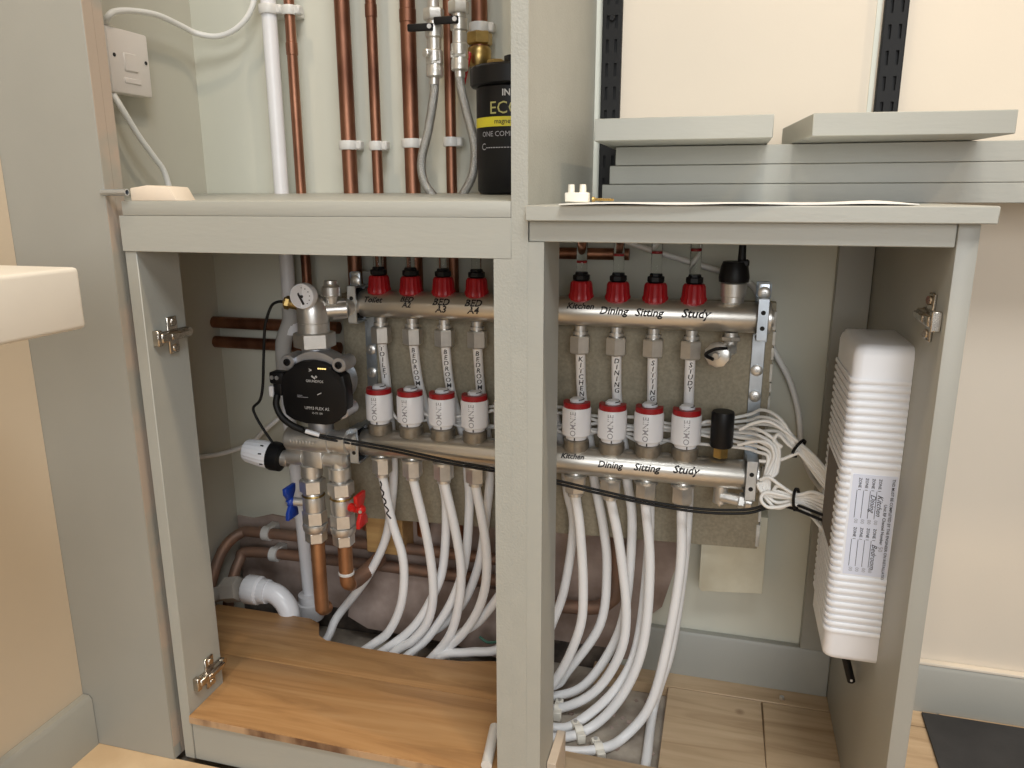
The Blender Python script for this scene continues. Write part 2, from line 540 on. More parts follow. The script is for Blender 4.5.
# ================================================================== divider, right cupboard, worktop
dv = MB()
dv.prism([(0.755, 0.0), (0.830, 0.0), (0.830, 0.702), (1.1395, 0.702), (1.1395, 2.4), (0.755, 2.4)], 'x', -0.2056, -0.1885)
tag(build('upright_panel', dv, PAINTV), 'tall sage grey upright panel dividing the two cupboards', 'panel')

rc = thing('cupboard', 'sage grey right cupboard carcass open at the front, below the worktop', 'cupboard', (0.0, 0.94, 0))
build('side_board', MB().box(-0.18845, -0.172, 0.7552, 0.830, 0.0008, 0.7056), PAINT2, rc)
sp = MB()
sp.prism([(0.755, 0.0008), (1.124, 0.0008), (1.124, 0.077), (1.1395, 0.077), (1.1395, 0.7262), (0.755, 0.7262)], 'x', 0.1952, 0.2125, 0.0008)
rp_ = build('side_panel', sp, PAINT, rc)
hinge_plate(rp_, 0.195, 0.798, 0.638, -1)
build('top_rail', MB().box(-0.1880, 0.1948, 0.757, 0.775, 0.7058, 0.7262, 0.0008), PAINT2, rc)
build('corner_batten', MB().box(0.150, 0.1948, 1.122, 1.1395, 0.078, 0.7245, 0.0008), PAINT, rc)
tag(build('worktop', MB().box(-0.1882, 0.2215, 0.742, 1.1392, 0.7264, 0.7414, 0.001), PAINT2),
    'sage grey worktop on the right cupboard, with a sheet of paper on it', 'worktop')

# ------------------------------------------------------------------ shelving above the worktop
for i, xl in enumerate((-0.153, -0.144, -0.137)):
    lab = ('lowest of the long grey shelf boards stacked on the worktop', 'middle long grey shelf board in the stack of three on the worktop',
           'topmost of the long grey shelf boards stacked on the worktop')[i]
    z0 = 0.7415 + 0.0226 * i
    b = build('shelf_board', MB().box(xl, 0.78, 1.0, 1.122, z0, z0 + 0.0222, 0.0007), PAINT2)
    tag(b, lab, 'shelf board', 'long boards stacked on the worktop')
b = build('shelf_board', MB().box(-0.148, 0.0435, 0.9, 1.115, 0.8098, 0.8338, 0.0008), PAINT2)
tag(b, 'short grey shelf board on top of the stack, in front of the left slotted strip', 'shelf board', 'short boards on the stack')
b = build('shelf_board', MB().box(-0.097, 0.097, 0.0, 0.19, 0.8098, 0.8328, 0.0008), PAINT2)
b.location = (0.178, 0.9, 0.8098)
b.rotation_euler = (0, 0, math.radians(5.5))
me = b.data
for v in me.vertices:
    v.co.y += 0.095
    v.co.x -= 0.0
tag(b, 'short grey shelf board on top of the stack, in front of the right slotted strip', 'shelf board', 'short boards on the stack')

def twin_slot(x0, x1, label):
    m = MB()
    y0, y1, z0, z1 = 1.1290, 1.1398, 0.744, 1.5
    wd = x1 - x0
    e, s_ = wd * 0.21, wd * 0.14
    cols = [(x0, x0 + e), (x0 + e + s_, x1 - e - s_), (x1 - e, x1)]
    for a, b_ in cols:
        m.box(a, b_, y0, y0 + 0.0018, z0, z1)
    for a in (x0, x1 - 0.0015):
        m.box(a, a + 0.0015, y0, y1, z0, z1)
    z = z0
    while z < z1:
        for a in (x0 + e, x1 - e - s_):
            m.box(a, a + s_, y0, y0 + 0.0018, z, min(z + 0.0135, z1))
        z += 0.0305
    m.box(x0 + 0.0016, x1 - 0.0016, 1.1345, 1.1355, z0, z1)  # added dark backing, stands in for the shaded wall behind the slots
    st = build('slotted_strip', m, BLACKM)
    tag(st, label, 'shelf strip', 'slotted shelf uprights')
    return st
s1 = twin_slot(-0.1780, -0.1515, 'black slotted shelf strip on the wall beside the upright panel')
build('screw', MB().cyl((-0.1645, 1.1285, 0.984), (-0.1645, 1.1255, 0.984), 0.0042, seg=14, ch=0.001), BLACK, s1)
twin_slot(0.1765, 0.2040, 'black slotted shelf strip on the wall above the right short shelf')

# paper, connector and screw on the worktop
pm = MB()
nx, ny = 40, 8
vs, fs = [], []
for lay in (0, 1):
    for j in range(ny + 1):
        for i in range(nx + 1):
            u, v = i / nx, j / ny
            x = -0.153 + 0.315 * u + 0.02 * v * u
            y = 0.733 + 0.21 * v + 0.022 * u * u
            z = 0.7421 + 0.0010 * math.sin(u * 9) ** 2 * (1 - v) + 0.0035 * max(0, u - 0.75) * math.sin(v * 3) * 4 * (1 - max(0, (u - 0.9) * 10)) + lay * 0.0007
            vs.append((x, y, z))
N = (nx + 1) * (ny + 1)
for j in range(ny):
    for i in range(nx):
        a = j * (nx + 1) + i
        fs.append((a, a + 1, a + nx + 2, a + nx + 1))
        fs.append((N + a, N + a + nx + 1, N + a + nx + 2, N + a + 1))
rim = [i for i in range(nx + 1)] + [j * (nx + 1) + nx for j in range(1, ny + 1)] + [ny * (nx + 1) + i for i in range(nx - 1, -1, -1)] + [j * (nx + 1) for j in range(ny - 1, 0, -1)]
for k in range(len(rim)):
    a, b_ = rim[k], rim[(k + 1) % len(rim)]
    fs.append((a, N + a, N + b_, b_))
tag(build('paper_sheet', pm.raw(vs, fs), PAPER), 'white sheet of paper lying along the front edge of the worktop', 'paper')
cb = thing('terminal_block', 'small ivory terminal connector block on the paper at the left end of the worktop', 'connector', (-0.1475, 0.80, 0.7438))
build('body', MB().box(-0.160, -0.1355, 0.795, 0.806, 0.7438, 0.7535, 0.001), IVORY, cb)
for x in (-0.154, -0.142):
    build('terminal_post', MB().cyl((x, 0.800, 0.7530), (x, 0.800, 0.7615), 0.0036, 0.0032, seg=14), IVORY, cb)
sc = MB().lathe([(0, 0.0028), (0.002, 0.0028), (0.004, 0.0014)] + [(0.004 + k * 0.0009, 0.0016 if k % 2 else 0.0011) for k in range(20)] + [(0.023, 0.0003)], (-0.136, 0.822, 0.7466), (1, 0.05, -0.03), 12)
tag(build('wood_screw', sc, BRASS), 'small brass screw lying on the paper beside the terminal block', 'screw')

# marking jig at the left end of the shelf top
jg = thing('drill_jig', 'pale plastic jig with a thin metal tube on the left end of the rail', 'jig', (-0.64, 0.77, 0.7453))
build('body', MB().prism([(-0.655, 0.7453), (-0.594, 0.7453), (-0.603, 0.7605), (-0.632, 0.7625), (-0.655, 0.7595)], 'y', 0.7560, 0.790, 0.0012), PINKISH, jg)
tu = MB().lathe([(0, 0.0028), (0, 0.0038), (0.033, 0.0038), (0.033, 0.0028), (0.001, 0.0027)], (-0.6865, 0.7480, 0.7548), (1, 0.05, 0.0), 16)
build('tube', tu, ZINC, jg)
build('tube_bore', MB().cyl((-0.6860, 0.7480, 0.7548), (-0.66, 0.7495, 0.7548), 0.0027, seg=12), DARK, jg)

# white slab in the left foreground, black mat
tag(build('countertop', MB().box(-0.8225, -0.540, -0.25, 0.552, 0.637, 0.691, 0.004, 3), CERAMIC), 'off-white countertop slab jutting from the left wall in the foreground', 'countertop')
mt = MB().prism([(0.326, 1.118), (0.318, 0.86), (0.95, 0.86), (0.95, 1.112)], 'z', 0.0008, 0.0045, 0.0008)
tag(build('rubber_mat', mt, RUBBER), 'black rubber mat on the floor to the right of the cupboard', 'mat')
tag(build('timber_offcut', MB().box(-0.1712, -0.160, 0.79, 0.853, 0.0008, 0.073, 0.0008), PALEWOOD), 'pale timber offcut standing against the divider foot', 'offcut')
tag(build('loose_nut', MB().hexnut((0.128, 1.10, 0.001), (0.128, 1.10, 0.006), 0.004), NICKEL), 'tiny metal nut lying on the floorboards at the back', 'nut')

# ================================================================== backing board and blocks
bk = thing('backing_board', 'raw brown backing board fixed behind the manifolds', 'board', (-0.24, 1.08, 0.24))
build('sheet', MB().prism([(-0.562, 0.236), (0.0725, 0.258), (0.0725, 0.612), (-0.562, 0.605)], 'y', 1.070, 1.088, 0.0006), BOARD, bk)
ch = MB()
z = 0.262
while z < 0.60:
    h = random.uniform(0.012, 0.035)
    ch.box(0.0725 - random.uniform(0.001, 0.0035), 0.0738 + random.uniform(0, 0.0012), 1.0685, 1.0875, z, min(z + h, 0.61), 0.0006)
    z += h + random.uniform(0.0, 0.006)
build('flaked_edge', ch, CHIP, bk)
tag(build('timber_block', MB().box(-0.550, -0.484, 1.0885, 1.1345, 0.166, 0.242, 0.001), TIMBER), 'sawn timber block under the backing board beside the red handle', 'block')
bl = MB().prism([(-0.005, 0.176), (0.0, 0.171), (0.086, 0.179), (0.086, 0.300), (-0.005, 0.300)], 'y', 1.0885, 1.1350, 0.001)
tag(build('timber_block', bl, mat('painted_block', (0.70, 0.68, 0.55), 0.7, col2=(0.58, 0.54, 0.41), vscale=18, bump=0.3)), 'cream painted timber block under the right corner of the backing board', 'block')

# ================================================================== manifolds
NX = lambda n: -0.482 + 0.0498 * n
UY, UZ, UR = 1.035, 0.5965, 0.0200
LY, LZ, LR = 1.018, 0.3868, 0.0203

fm = thing('flow_manifold', 'upper steel manifold bar with a row of red flow meters and handwritten room names', 'manifold', (-0.23, UY, UZ - UR))
build('bar', MB().lathe([(0, UR - 0.006), (0.003, UR - 0.001), (0.006, UR), (0.560, UR), (0.566, UR - 0.003)], (-0.513, UY, UZ), (1, 0, 0), 40), BARM, fm)
build('end_cap', MB().lathe([(0, 0.017), (0.006, 0.017), (0.006, 0.0205), (0.012, 0.0205), (0.012, 0.012), (0.016, 0.011)], (0.052, UY, UZ), (1, 0, 0), 24), NICKEL, fm)
first = {}
def rep(key, n, maker, parent):
    # first one is built at n = 0, the others share its mesh
    if key not in first:
        first[key] = maker()
        return first[key]
    c = copy_tree(first[key], parent)
    c.location = (0.0498 * n, 0, 0)
    return c
def make_meter():
    x = NX(0)
    f = build('flow_meter', MB().lathe([(0, 0.0150), (0.002, 0.0172), (0.008, 0.0172), (0.010, 0.0160), (0.024, 0.0148), (0.027, 0.0130)], (x, UY, 0.6110), (0, 0, 1), 36, ribs=0.06), RED, fm)
    build('collar', MB().lathe([(0, 0.0085), (0.003, 0.0118), (0.009, 0.0118), (0.010, 0.009), (0.013, 0.0085)], (x, UY, 0.6370), (0, 0, 1), 8), BLACK, f)
    build('sight_tube', MB().lathe([(0, 0.0072), (0.040, 0.0072), (0.042, 0.0055)], (x, UY, 0.650), (0, 0, 1), 20), GLASS, f)
    return f
def make_nut_up():
    x = NX(0)
    m = MB().cyl((x, UY, 0.577), (x, UY, 0.560), 0.0078, seg=18)
    m.cyl((x, UY, 0.569), (x, UY, 0.565), 0.0105, seg=18)
    m.hexnut((x, UY, 0.563), (x, UY, 0.538), 0.0148)
    return build('compression_nut', m, NICKEL, fm)
for n in range(10):
    rep('meter', n, make_meter, fm)
    rep('nut_up', n, make_nut_up, fm)
for n, z in ((7, 0.672), (8, 0.676), (9, 0.680), (6, 0.662)):
    build('flow_marker', MB().cyl((NX(n), UY, z), (NX(n), UY, z + 0.003), 0.0066, seg=16), RED, fm)
tb_ = MB()
for n, t, s_, dx, el in ((0, 'Toilet', 0.0120, -0.003, 0.22), (1, 'BED\nA2', 0.0110, 0.0, 0.36), (2, 'BED\nA3', 0.0140, 0.002, 0.20), (3, 'BED\nA4', 0.0140, 0.0, 0.20),
                         (6, 'Kitchen', 0.0120, 0.002, 0.30), (7, 'Dining', 0.0145, -0.003, 0.02), (8, 'Sitting', 0.0145, -0.006, -0.02), (9, 'Study', 0.0160, 0.004, 0.0)):
    print_text('handwriting', t, INK, fm, wrap_bar(NX(n) + dx, UY, UZ, UR + 0.0004, el), s_, 0.028, 0.25, 0.75)

# air vent and drain at the right end
m = MB().lathe([(0, 0.011), (0.003, 0.0145), (0.010, 0.0145), (0.011, 0.0162), (0.027, 0.0168), (0.029, 0.0150)], (0.0155, UY, 0.613), (0, 0, 1), 24)
av = build('air_vent', m, NICKEL, fm)
m = MB().lathe([(0, 0.0188), (0.006, 0.0196), (0.020, 0.0172), (0.026, 0.0150)], (0.0155, UY, 0.642), (0, 0, 1), 28, ribs=0.03)
m.cyl((0.0235, UY - 0.003, 0.664), (0.0235, UY - 0.003, 0.689), 0.0055, 0.0045, seg=14)
m.box(0.019, 0.033, UY - 0.010, UY + 0.003, 0.662, 0.671, 0.002)
build('vent_cap', m, BLACK, av)
m = MB().cyl((0.0165, UY, 0.576), (0.0165, UY, 0.548), 0.0085, seg=18).hexnut((0.0165, UY, 0.571), (0.0165, UY, 0.565), 0.013)
m.cyl((0.0165, UY, 0.554), (0.004, 1.003, 0.553), 0.009, seg=18)
m.lathe([(0, 0.0145), (0.003, 0.0166), (0.012, 0.0166), (0.014, 0.014)], (0.004, 1.008, 0.552), (-0.3, -1, 0.05), 20, ribs=0.06)
dr = build('drain_valve', m, NICKEL, fm)
m = MB().tube([(0.012, 0.994, 0.562), (0.0, 0.989, 0.562), (-0.011, 0.993, 0.556), (-0.013, 0.996, 0.551), (-0.004, 0.989, 0.548)], 0.0022, 8)
build('drain_strap', m, BLACK, dr)
build('drain_screw', MB().cyl((0.000, 0.994, 0.552), (-0.0015, 0.9895, 0.552), 0.005, seg=14, ch=0.001), NICKEL, dr)

rm = thing('return_manifold', 'lower steel manifold bar with handwritten room names, carrying the white actuators', 'manifold', (-0.23, LY, LZ - LR))
build('bar', MB().lathe([(0, LR - 0.006), (0.003, LR - 0.001), (0.006, LR), (0.560, LR), (0.566, LR - 0.003)], (-0.515, LY, LZ), (1, 0, 0), 40), BARM, rm)
build('end_cap', MB().lathe([(0, 0.019), (0.006, 0.019), (0.006, 0.022), (0.013, 0.022), (0.013, 0.012), (0.016, 0.011)], (0.050, LY, LZ), (1, 0, 0), 24), NICKEL, rm)
def make_nut_lo():
    x = NX(0)
    m = MB().lathe([(0, 0.009), (0.005, 0.011), (0.006, 0.0162), (0.0095, 0.0162)], (x, LY, 0.3725), (0, 0, -1), 20)
    m.hexnut((x, LY, 0.364), (x, LY, 0.339), 0.0150)
    m.cyl((x, LY, 0.340), (x, LY, 0.334), 0.0105, seg=18)
    return build('compression_nut', m, NICKEL, rm)
def make_seat():
    x = NX(0)
    m = MB().lathe([(0, 0.0150), (0.003, 0.0182), (0.017, 0.0178), (0.0188, 0.0140)], (x, LY, 0.4010), (0, 0, 1), 30, ribs=0.03)
    return build('valve_collar', m, BROWNC, rm)
for n in range(10):
    rep('nut_lo', n, make_nut_lo, rm)
    rep('seat', n, make_seat, rm)
for n, t, s_, dx, el in ((6, 'Kitchen', 0.0105, -0.002, 0.42), (7, 'Dining', 0.0130, 0.001, 0.02), (8, 'Sitting', 0.0140, 0.001, 0.02), (9, 'Study', 0.0150, 0.003, 0.08)):
    print_text('handwriting', t, INK, rm, wrap_bar(NX(n) + dx, LY, LZ, LR + 0.0004, el), s_, 0.028, 0.25, 0.75)
pg = build('test_plug', MB().lathe([(0, 0.0135), (0.002, 0.0150), (0.046, 0.0150), (0.049, 0.0138)], (0.0130, LY, 0.424), (0, 0, 1), 28), BLACK, rm)
build('plug_base', MB().hexnut((0.0130, LY, 0.409), (0.0130, LY, 0.4245), 0.0105), BRASS, pg)
m = MB().cyl((0.0165, LY, 0.372), (0.0165, LY, 0.344), 0.0098, seg=18, ch=0.001).cyl((0.0165, LY, 0.344), (0.0165, LY, 0.340), 0.0035, seg=10)
m.cyl((0.0165, LY - 0.004, 0.355), (0.056, LY - 0.010, 0.352), 0.0078, seg=18).hexnut((0.040, LY - 0.008, 0.3535), (0.049, LY - 0.009, 0.353), 0.0112)
m.cyl((0.049, LY - 0.009, 0.353), (0.058, LY - 0.010, 0.352), 0.0098, seg=20, ch=0.001)
build('drain_valve', m, NICKEL, rm)
for k in range(10):
    x = NX(0) + 0.0249 + 0.0498 * k
    if x < 0.01:
        build('bar_dimple', MB().lathe([(0, 0.0075), (0.0012, 0.0062)], (x, LY, LZ + LR - 0.0008), (0, 0, 1), 16), BARM, rm)

# brackets
def bracket(x, label, side):
    b = thing('manifold_bracket', label, 'bracket', (x, 1.06, 0.36), 'zinc brackets that carry the manifold bars')
    m = MB()
    m.box(x - 0.0085, x + 0.0085, 1.0665, 1.0699, 0.352, 0.640, 0.0006)
    for cz, cy, r in ((UZ, UY, UR), (LZ, LY, LR)):
        m.box(x - 0.0085, x + 0.0085, cy + 0.002, 1.0668, cz + r + 0.001, cz + r + 0.004, 0.0004)
        m.box(x - 0.0085, x + 0.0085, cy + 0.002, 1.0668, cz - r - 0.004, cz - r - 0.001, 0.0004)
    build('strip', m, ZINC, b)
    for cz, cy, r in ((UZ, UY, UR), (LZ, LY, LR)):
        m = MB()
        m.box(x - 0.0070, x + 0.0070, cy - r - 0.0052, cy - r - 0.0022, cz - r - 0.006, cz + r + 0.008, 0.0008)
        m.box(x - 0.0070, x + 0.0070, cy - r - 0.0024, cy + 0.008, cz + r + 0.0045, cz + r + 0.0075, 0.0004)
        m.box(x - 0.0070, x + 0.0070, cy - r - 0.0024, cy + 0.008, cz - r - 0.0075, cz - r - 0.0045, 0.0004)
        cl = build('clamp', m, ZINC, b)
        m = MB()
        for dz in (0.010, -0.010):
            m.cyl((x, cy - r - 0.0048, cz + dz), (x, cy - r - 0.0056, cz + dz), 0.0030, seg=12)
        build('clamp_hole', m, DARK, cl)
        m = MB().lathe([(0, r + 0.0026), (0.010, r + 0.0026)], (x - 0.005, cy, cz), (1, 0, 0), 28)
        build('rubber_liner', m, BLACK, cl)
    m = MB().box(x - 0.0085, x + 0.0085, UY - 0.010, UY - 0.007, UZ + UR + 0.006, UZ + UR + 0.027, 0.003, 3)
    build('top_tab', m, ZINC, b)
    for z in (0.630, 0.520, 0.484, 0.440):
        yy = UY - 0.0105 if z > 0.6 else 1.0662
        build('screw', MB().lathe([(0, 0.0080), (0.0015, 0.0078), (0.003, 0.0050), (0.0031, 0.0018), (0.0018, 0.0014)], (x, yy, z), (0, -1, 0), 16), NICKEL, b)
    return b
bracket(-0.5150, 'zinc bracket holding both manifold bars beside the pump', -1)
bracket(0.0535, 'zinc bracket holding both manifold bars at the right end', 1)

# ------------------------------------------------------------------ actuators
ROOMS = ['toilet', 'first bedroom', 'second bedroom', 'third bedroom', None, None, 'kitchen', 'dining', 'sitting', 'study']
ALAB = ['white actuator with red ring on the lower bar, closest to the pump',
        'white actuator with red ring, second from the pump on the lower bar',
        'white actuator with red ring, third from the pump on the lower bar',
        'white actuator with red ring, just left of the divider on the lower bar',
        'white actuator with red ring behind the divider, on its left side',
        'white actuator with red ring behind the divider, on its right side',
        'white actuator with red ring above the lower bar lettering Kitchen',
        'white actuator with red ring above the lower bar lettering Dining',
        'white actuator with red ring above the lower bar lettering Sitting',
        'white actuator with red ring beside the black plug']
def make_actuator():
    x = NX(0)
    a = thing('valve_actuator', ALAB[0], 'actuator', (x, LY, 0.4200), 'white actuators on the lower bar')
    build('body', MB().lathe([(0, 0.0185), (0.0015, 0.0200), (0.0385, 0.0200), (0.0405, 0.0192), (0.0405, 0.0176), (0.038, 0.0166)], (x, LY, 0.4255), (0, 0, 1), 36), WHITE, a)
    build('skirt', MB().lathe([(0, 0.0145), (0.006, 0.0160)], (x, LY, 0.4200), (0, 0, 1), 24), WHITE, a)
    build('pointer', MB().box(x + 0.0012, x + 0.0026, LY - 0.0163, LY - 0.0145, 0.4208, 0.4245), INK, a)
    # red ring: open towards the back
    m = MB()
    k = 22
    vs, fs = [], []
    for i in range(k + 1):
        t = math.radians(-205 + 230 * i / k)
        for r, z in ((0.0188, 0.463), (0.0186, 0.4735), (0.0112, 0.4735), (0.0112, 0.463)):
            vs.append((x + r * math.cos(t), LY + r * math.sin(t), z))
    for i in range(k):
        for j in range(4):
            fs.append((i * 4 + j, i * 4 + (j + 1) % 4, i * 4 + 4 + (j + 1) % 4, i * 4 + 4 + j))
    fs += [(0, 1, 2, 3), (k * 4 + 3, k * 4 + 2, k * 4 + 1, k * 4)]
    build('red_ring', m.raw(vs, fs), RED, a)
    b = build('indicator', MB().lathe([(0, 0.0105), (0.011, 0.0105), (0.0135, 0.008)], (x, LY + 0.002, 0.4640), (0, 0, 1), 24), WHITE, a)
    m = MB().tube([(x + 0.009 * math.cos(t), LY + 0.002 + 0.0095 * math.sin(t), 0.4764) for t in [math.radians(-60 + 30 * q) for q in range(9)]], 0.0007, 6, 2)
    build('indicator_rim', m, INK, b)
    # vertical lettering, read from bottom to top
    def fmap(u, v):
        q = math.radians(12) - v / 0.0202
        return (x + 0.02015 * math.sin(q), LY - 0.02015 * math.cos(q), 0.4452 + u)
    print_text('lettering', 'OMNIE', GREYINK, a, fmap, 0.0112, 0.006)
    return a
act0 = make_actuator()
for n in range(10):
    a = act0 if n == 0 else copy_tree(act0, None, (NX(n), LY, 0.4200))
    a['label'] = ALAB[n]
    if n:
        a.rotation_euler = (0, 0, math.radians(random.uniform(-9, 9)))

# ------------------------------------------------------------------ heating pipes
PIPES = {
    'L0': [(-0.482, 1.018, 0.335), (-0.469, 1.016, 0.264), (-0.451, 1.013, 0.200), (-0.454, 1.009, 0.133), (-0.475, 1.005, 0.080), (-0.505, 1.000, 0.051), (-0.560, 0.950, 0.020)],
    'L1': [(-0.432, 1.018, 0.335), (-0.411, 1.016, 0.238), (-0.402, 1.012, 0.157), (-0.410, 1.007, 0.106), (-0.434, 1.001, 0.071), (-0.463, 0.995, 0.049), (-0.500, 0.930, 0.020)],
    'L2': [(-0.382, 1.018, 0.335), (-0.365, 1.015, 0.260), (-0.355, 1.010, 0.198), (-0.358, 1.004, 0.142), (-0.371, 0.998, 0.092), (-0.399, 0.990, 0.052), (-0.440, 0.930, 0.020)],
    'L3': [(-0.333, 1.018, 0.335), (-0.318, 1.016, 0.249), (-0.316, 1.012, 0.186), (-0.328, 1.007, 0.136), (-0.353, 1.001, 0.093), (-0.387, 0.995, 0.056), (-0.410, 0.930, 0.020)],
    'U0': [(-0.482, 1.035, 0.545), (-0.482, 1.047, 0.470), (-0.482, 1.057, 0.390), (-0.480, 1.055, 0.331), (-0.484, 1.052, 0.281), (-0.497, 1.049, 0.212), (-0.534, 1.045, 0.138), (-0.587, 1.040, 0.065), (-0.600, 1.020, 0.030), (-0.630, 0.980, 0.000)],
    'U1': [(-0.432, 1.035, 0.545), (-0.428, 1.047, 0.470), (-0.407, 1.057, 0.390), (-0.400, 1.052, 0.333), (-0.390, 1.045, 0.286), (-0.392, 1.035, 0.197), (-0.403, 1.025, 0.150), (-0.435, 1.013, 0.090), (-0.483, 1.000, 0.046), (-0.540, 0.930, 0.020)],
    'U2': [(-0.382, 1.035, 0.545), (-0.379, 1.047, 0.470), (-0.362, 1.057, 0.390), (-0.356, 1.052, 0.337), (-0.352, 1.045, 0.290), (-0.357, 1.035, 0.202), (-0.376, 1.025, 0.136), (-0.410, 1.013, 0.077), (-0.440, 1.000, 0.046), (-0.480, 0.930, 0.020)],
    'U3': [(-0.333, 1.035, 0.545), (-0.332, 1.047, 0.470), (-0.325, 1.057, 0.390), (-0.322, 1.055, 0.333), (-0.326, 1.051, 0.282), (-0.337, 1.047, 0.199), (-0.361, 1.042, 0.129), (-0.398, 1.036, 0.082), (-0.435, 1.030, 0.053), (-0.450, 1.000, 0.000)],
    'L4': [(-0.283, 1.018, 0.335), (-0.274, 1.018, 0.253), (-0.284, 1.019, 0.187), (-0.303, 1.019, 0.150), (-0.332, 1.019, 0.108), (-0.371, 1.020, 0.070), (-0.400, 1.000, 0.000)],
    'U4': [(-0.283, 1.035, 0.545), (-0.282, 1.047, 0.470), (-0.278, 1.057, 0.390), (-0.274, 1.052, 0.336), (-0.268, 1.044, 0.275), (-0.267, 1.034, 0.197), (-0.282, 1.023, 0.134), (-0.294, 1.010, 0.076), (-0.340, 1.000, 0.066), (-0.385, 0.990, 0.056), (-0.400, 0.960, 0.020)],
    'L5': [(-0.233, 1.018, 0.335), (-0.222, 1.015, 0.261), (-0.217, 1.011, 0.183), (-0.230, 1.006, 0.118), (-0.260, 1.000, 0.066), (-0.330, 0.980, -0.005)],
    'U5': [(-0.233, 1.035, 0.545), (-0.229, 1.047, 0.470), (-0.209, 1.057, 0.390), (-0.202, 1.055, 0.326), (-0.191, 1.051, 0.273), (-0.200, 1.046, 0.182), (-0.215, 1.040, 0.123), (-0.250, 1.020, 0.040), (-0.310, 1.000, -0.005)],
    'L6': [(-0.183, 1.018, 0.335), (-0.175, 1.017, 0.282), (-0.168, 1.015, 0.188), (-0.173, 1.013, 0.120), (-0.207, 1.010, 0.034), (-0.250, 1.000, 0.000), (-0.310, 0.985, -0.008)],
    'U6': [(-0.183, 1.035, 0.545), (-0.181, 1.047, 0.470), (-0.168, 1.057, 0.390), (-0.162, 1.056, 0.345), (-0.147, 1.053, 0.277), (-0.139, 1.051, 0.210), (-0.146, 1.047, 0.117), (-0.194, 1.044, 0.030), (-0.213, 1.040, 0.004), (-0.260, 1.010, 0.005), (-0.320, 0.990, -0.008)],
    'L7': [(-0.133, 1.018, 0.335), (-0.117, 1.016, 0.263), (-0.104, 1.013, 0.164), (-0.111, 1.010, 0.095), (-0.147, 1.006, 0.027), (-0.205, 1.002, -0.010), (-0.270, 1.000, -0.010)],
    'U7': [(-0.133, 1.035, 0.545), (-0.131, 1.047, 0.470), (-0.119, 1.057, 0.390), (-0.114, 1.055, 0.350), (-0.104, 1.051, 0.283), (-0.108, 1.047, 0.160), (-0.125, 1.042, 0.088), (-0.165, 1.036, 0.017), (-0.211, 1.030, -0.008), (-0.270, 1.020, -0.008)],
    'L8': [(-0.084, 1.018, 0.335), (-0.073, 1.012, 0.238), (-0.077, 1.001, 0.121), (-0.103, 0.988, 0.042), (-0.146, 0.973, -0.010), (-0.192, 0.939, -0.010), (-0.250, 0.950, -0.010)],
    'U8': [(-0.084, 1.035, 0.545), (-0.083, 1.047, 0.470), (-0.082, 1.057, 0.390), (-0.080, 1.049, 0.325), (-0.078, 1.036, 0.238), (-0.087, 1.020, 0.108), (-0.115, 1.002, 0.040), (-0.166, 0.981, -0.010), (-0.196, 0.960, -0.010), (-0.250, 0.970, -0.010)],
    'L9': [(-0.034, 1.018, 0.335), (-0.031, 1.011, 0.244), (-0.043, 0.998, 0.128), (-0.062, 0.984, 0.037), (-0.096, 0.966, -0.010), (-0.125, 0.933, -0.010), (-0.174, 0.916, -0.010), (-0.250, 0.925, -0.010)],
    'U9': [(-0.034, 1.035, 0.545), (-0.033, 1.047, 0.470), (-0.029, 1.057, 0.390), (-0.026, 1.053, 0.306), (-0.029, 1.048, 0.205), (-0.039, 1.041, 0.096), (-0.054, 1.033, 0.030), (-0.061, 1.024, -0.010), (-0.060, 0.918, -0.010), (-0.064, 0.860, -0.010)],
}
WORDS = {'U0': 'TOILET', 'U1': 'BEDROOM 2', 'U2': 'BEDROOM', 'U3': 'BEDROOM 4', 'U6': 'KITCHEN', 'U7': 'DINING', 'U8': 'SITTING', 'U9': 'STUDY'}
PLAB = {
    'L0': 'white heating pipe with black scribble below the lower bar, nearest the red handle',
    'L1': 'white heating pipe below the second nut from the pump on the lower bar',
    'L2': 'white heating pipe below the third nut from the pump on the lower bar',
    'L3': 'white heating pipe below the nut just left of the divider on the lower bar',
    'L4': 'white heating pipe emerging low from behind the divider and sweeping left',
    'L5': 'white heating pipe hidden behind the divider under the lower bar',
    'L6': 'white heating pipe below the nut just right of the divider on the lower bar',
    'L7': 'white heating pipe below the lower bar lettering Dining, crossing in front of its neighbour',
    'L8': 'white heating pipe below the lower bar lettering Sitting, held by the first floor clip',
    'L9': 'white heating pipe below the lower bar lettering Study, held by the front floor clip',
    'U0': 'white heating pipe lettered TOILET that swings left towards the copper tails',
    'U1': 'white heating pipe lettered BEDROOM, second from the pump on the upper bar',
    'U2': 'white heating pipe lettered BEDROOM, third from the pump on the upper bar',
    'U3': 'white heating pipe lettered BEDROOM just left of the divider on the upper bar',
    'U4': 'white heating pipe lying flat behind the oak deck at the divider foot',
    'U5': 'white heating pipe beside the divider edge, leftmost in the right cupboard',
    'U6': 'white heating pipe lettered KITCHEN hanging from the upper bar',
    'U7': 'white heating pipe lettered DINING hanging from the upper bar',
    'U8': 'white heating pipe lettered SITTING hanging from the upper bar',
    'U9': 'white heating pipe lettered STUDY that ends along the floorboard edge',
}
def at_z(path, z):
    P = spline(path, 6)
    for a, b in zip(P, P[1:]):
        if b.z <= z <= a.z:
            t = (a.z - z) / max(1e-6, a.z - b.z)
            return a.lerp(b, t)
    return P[0]
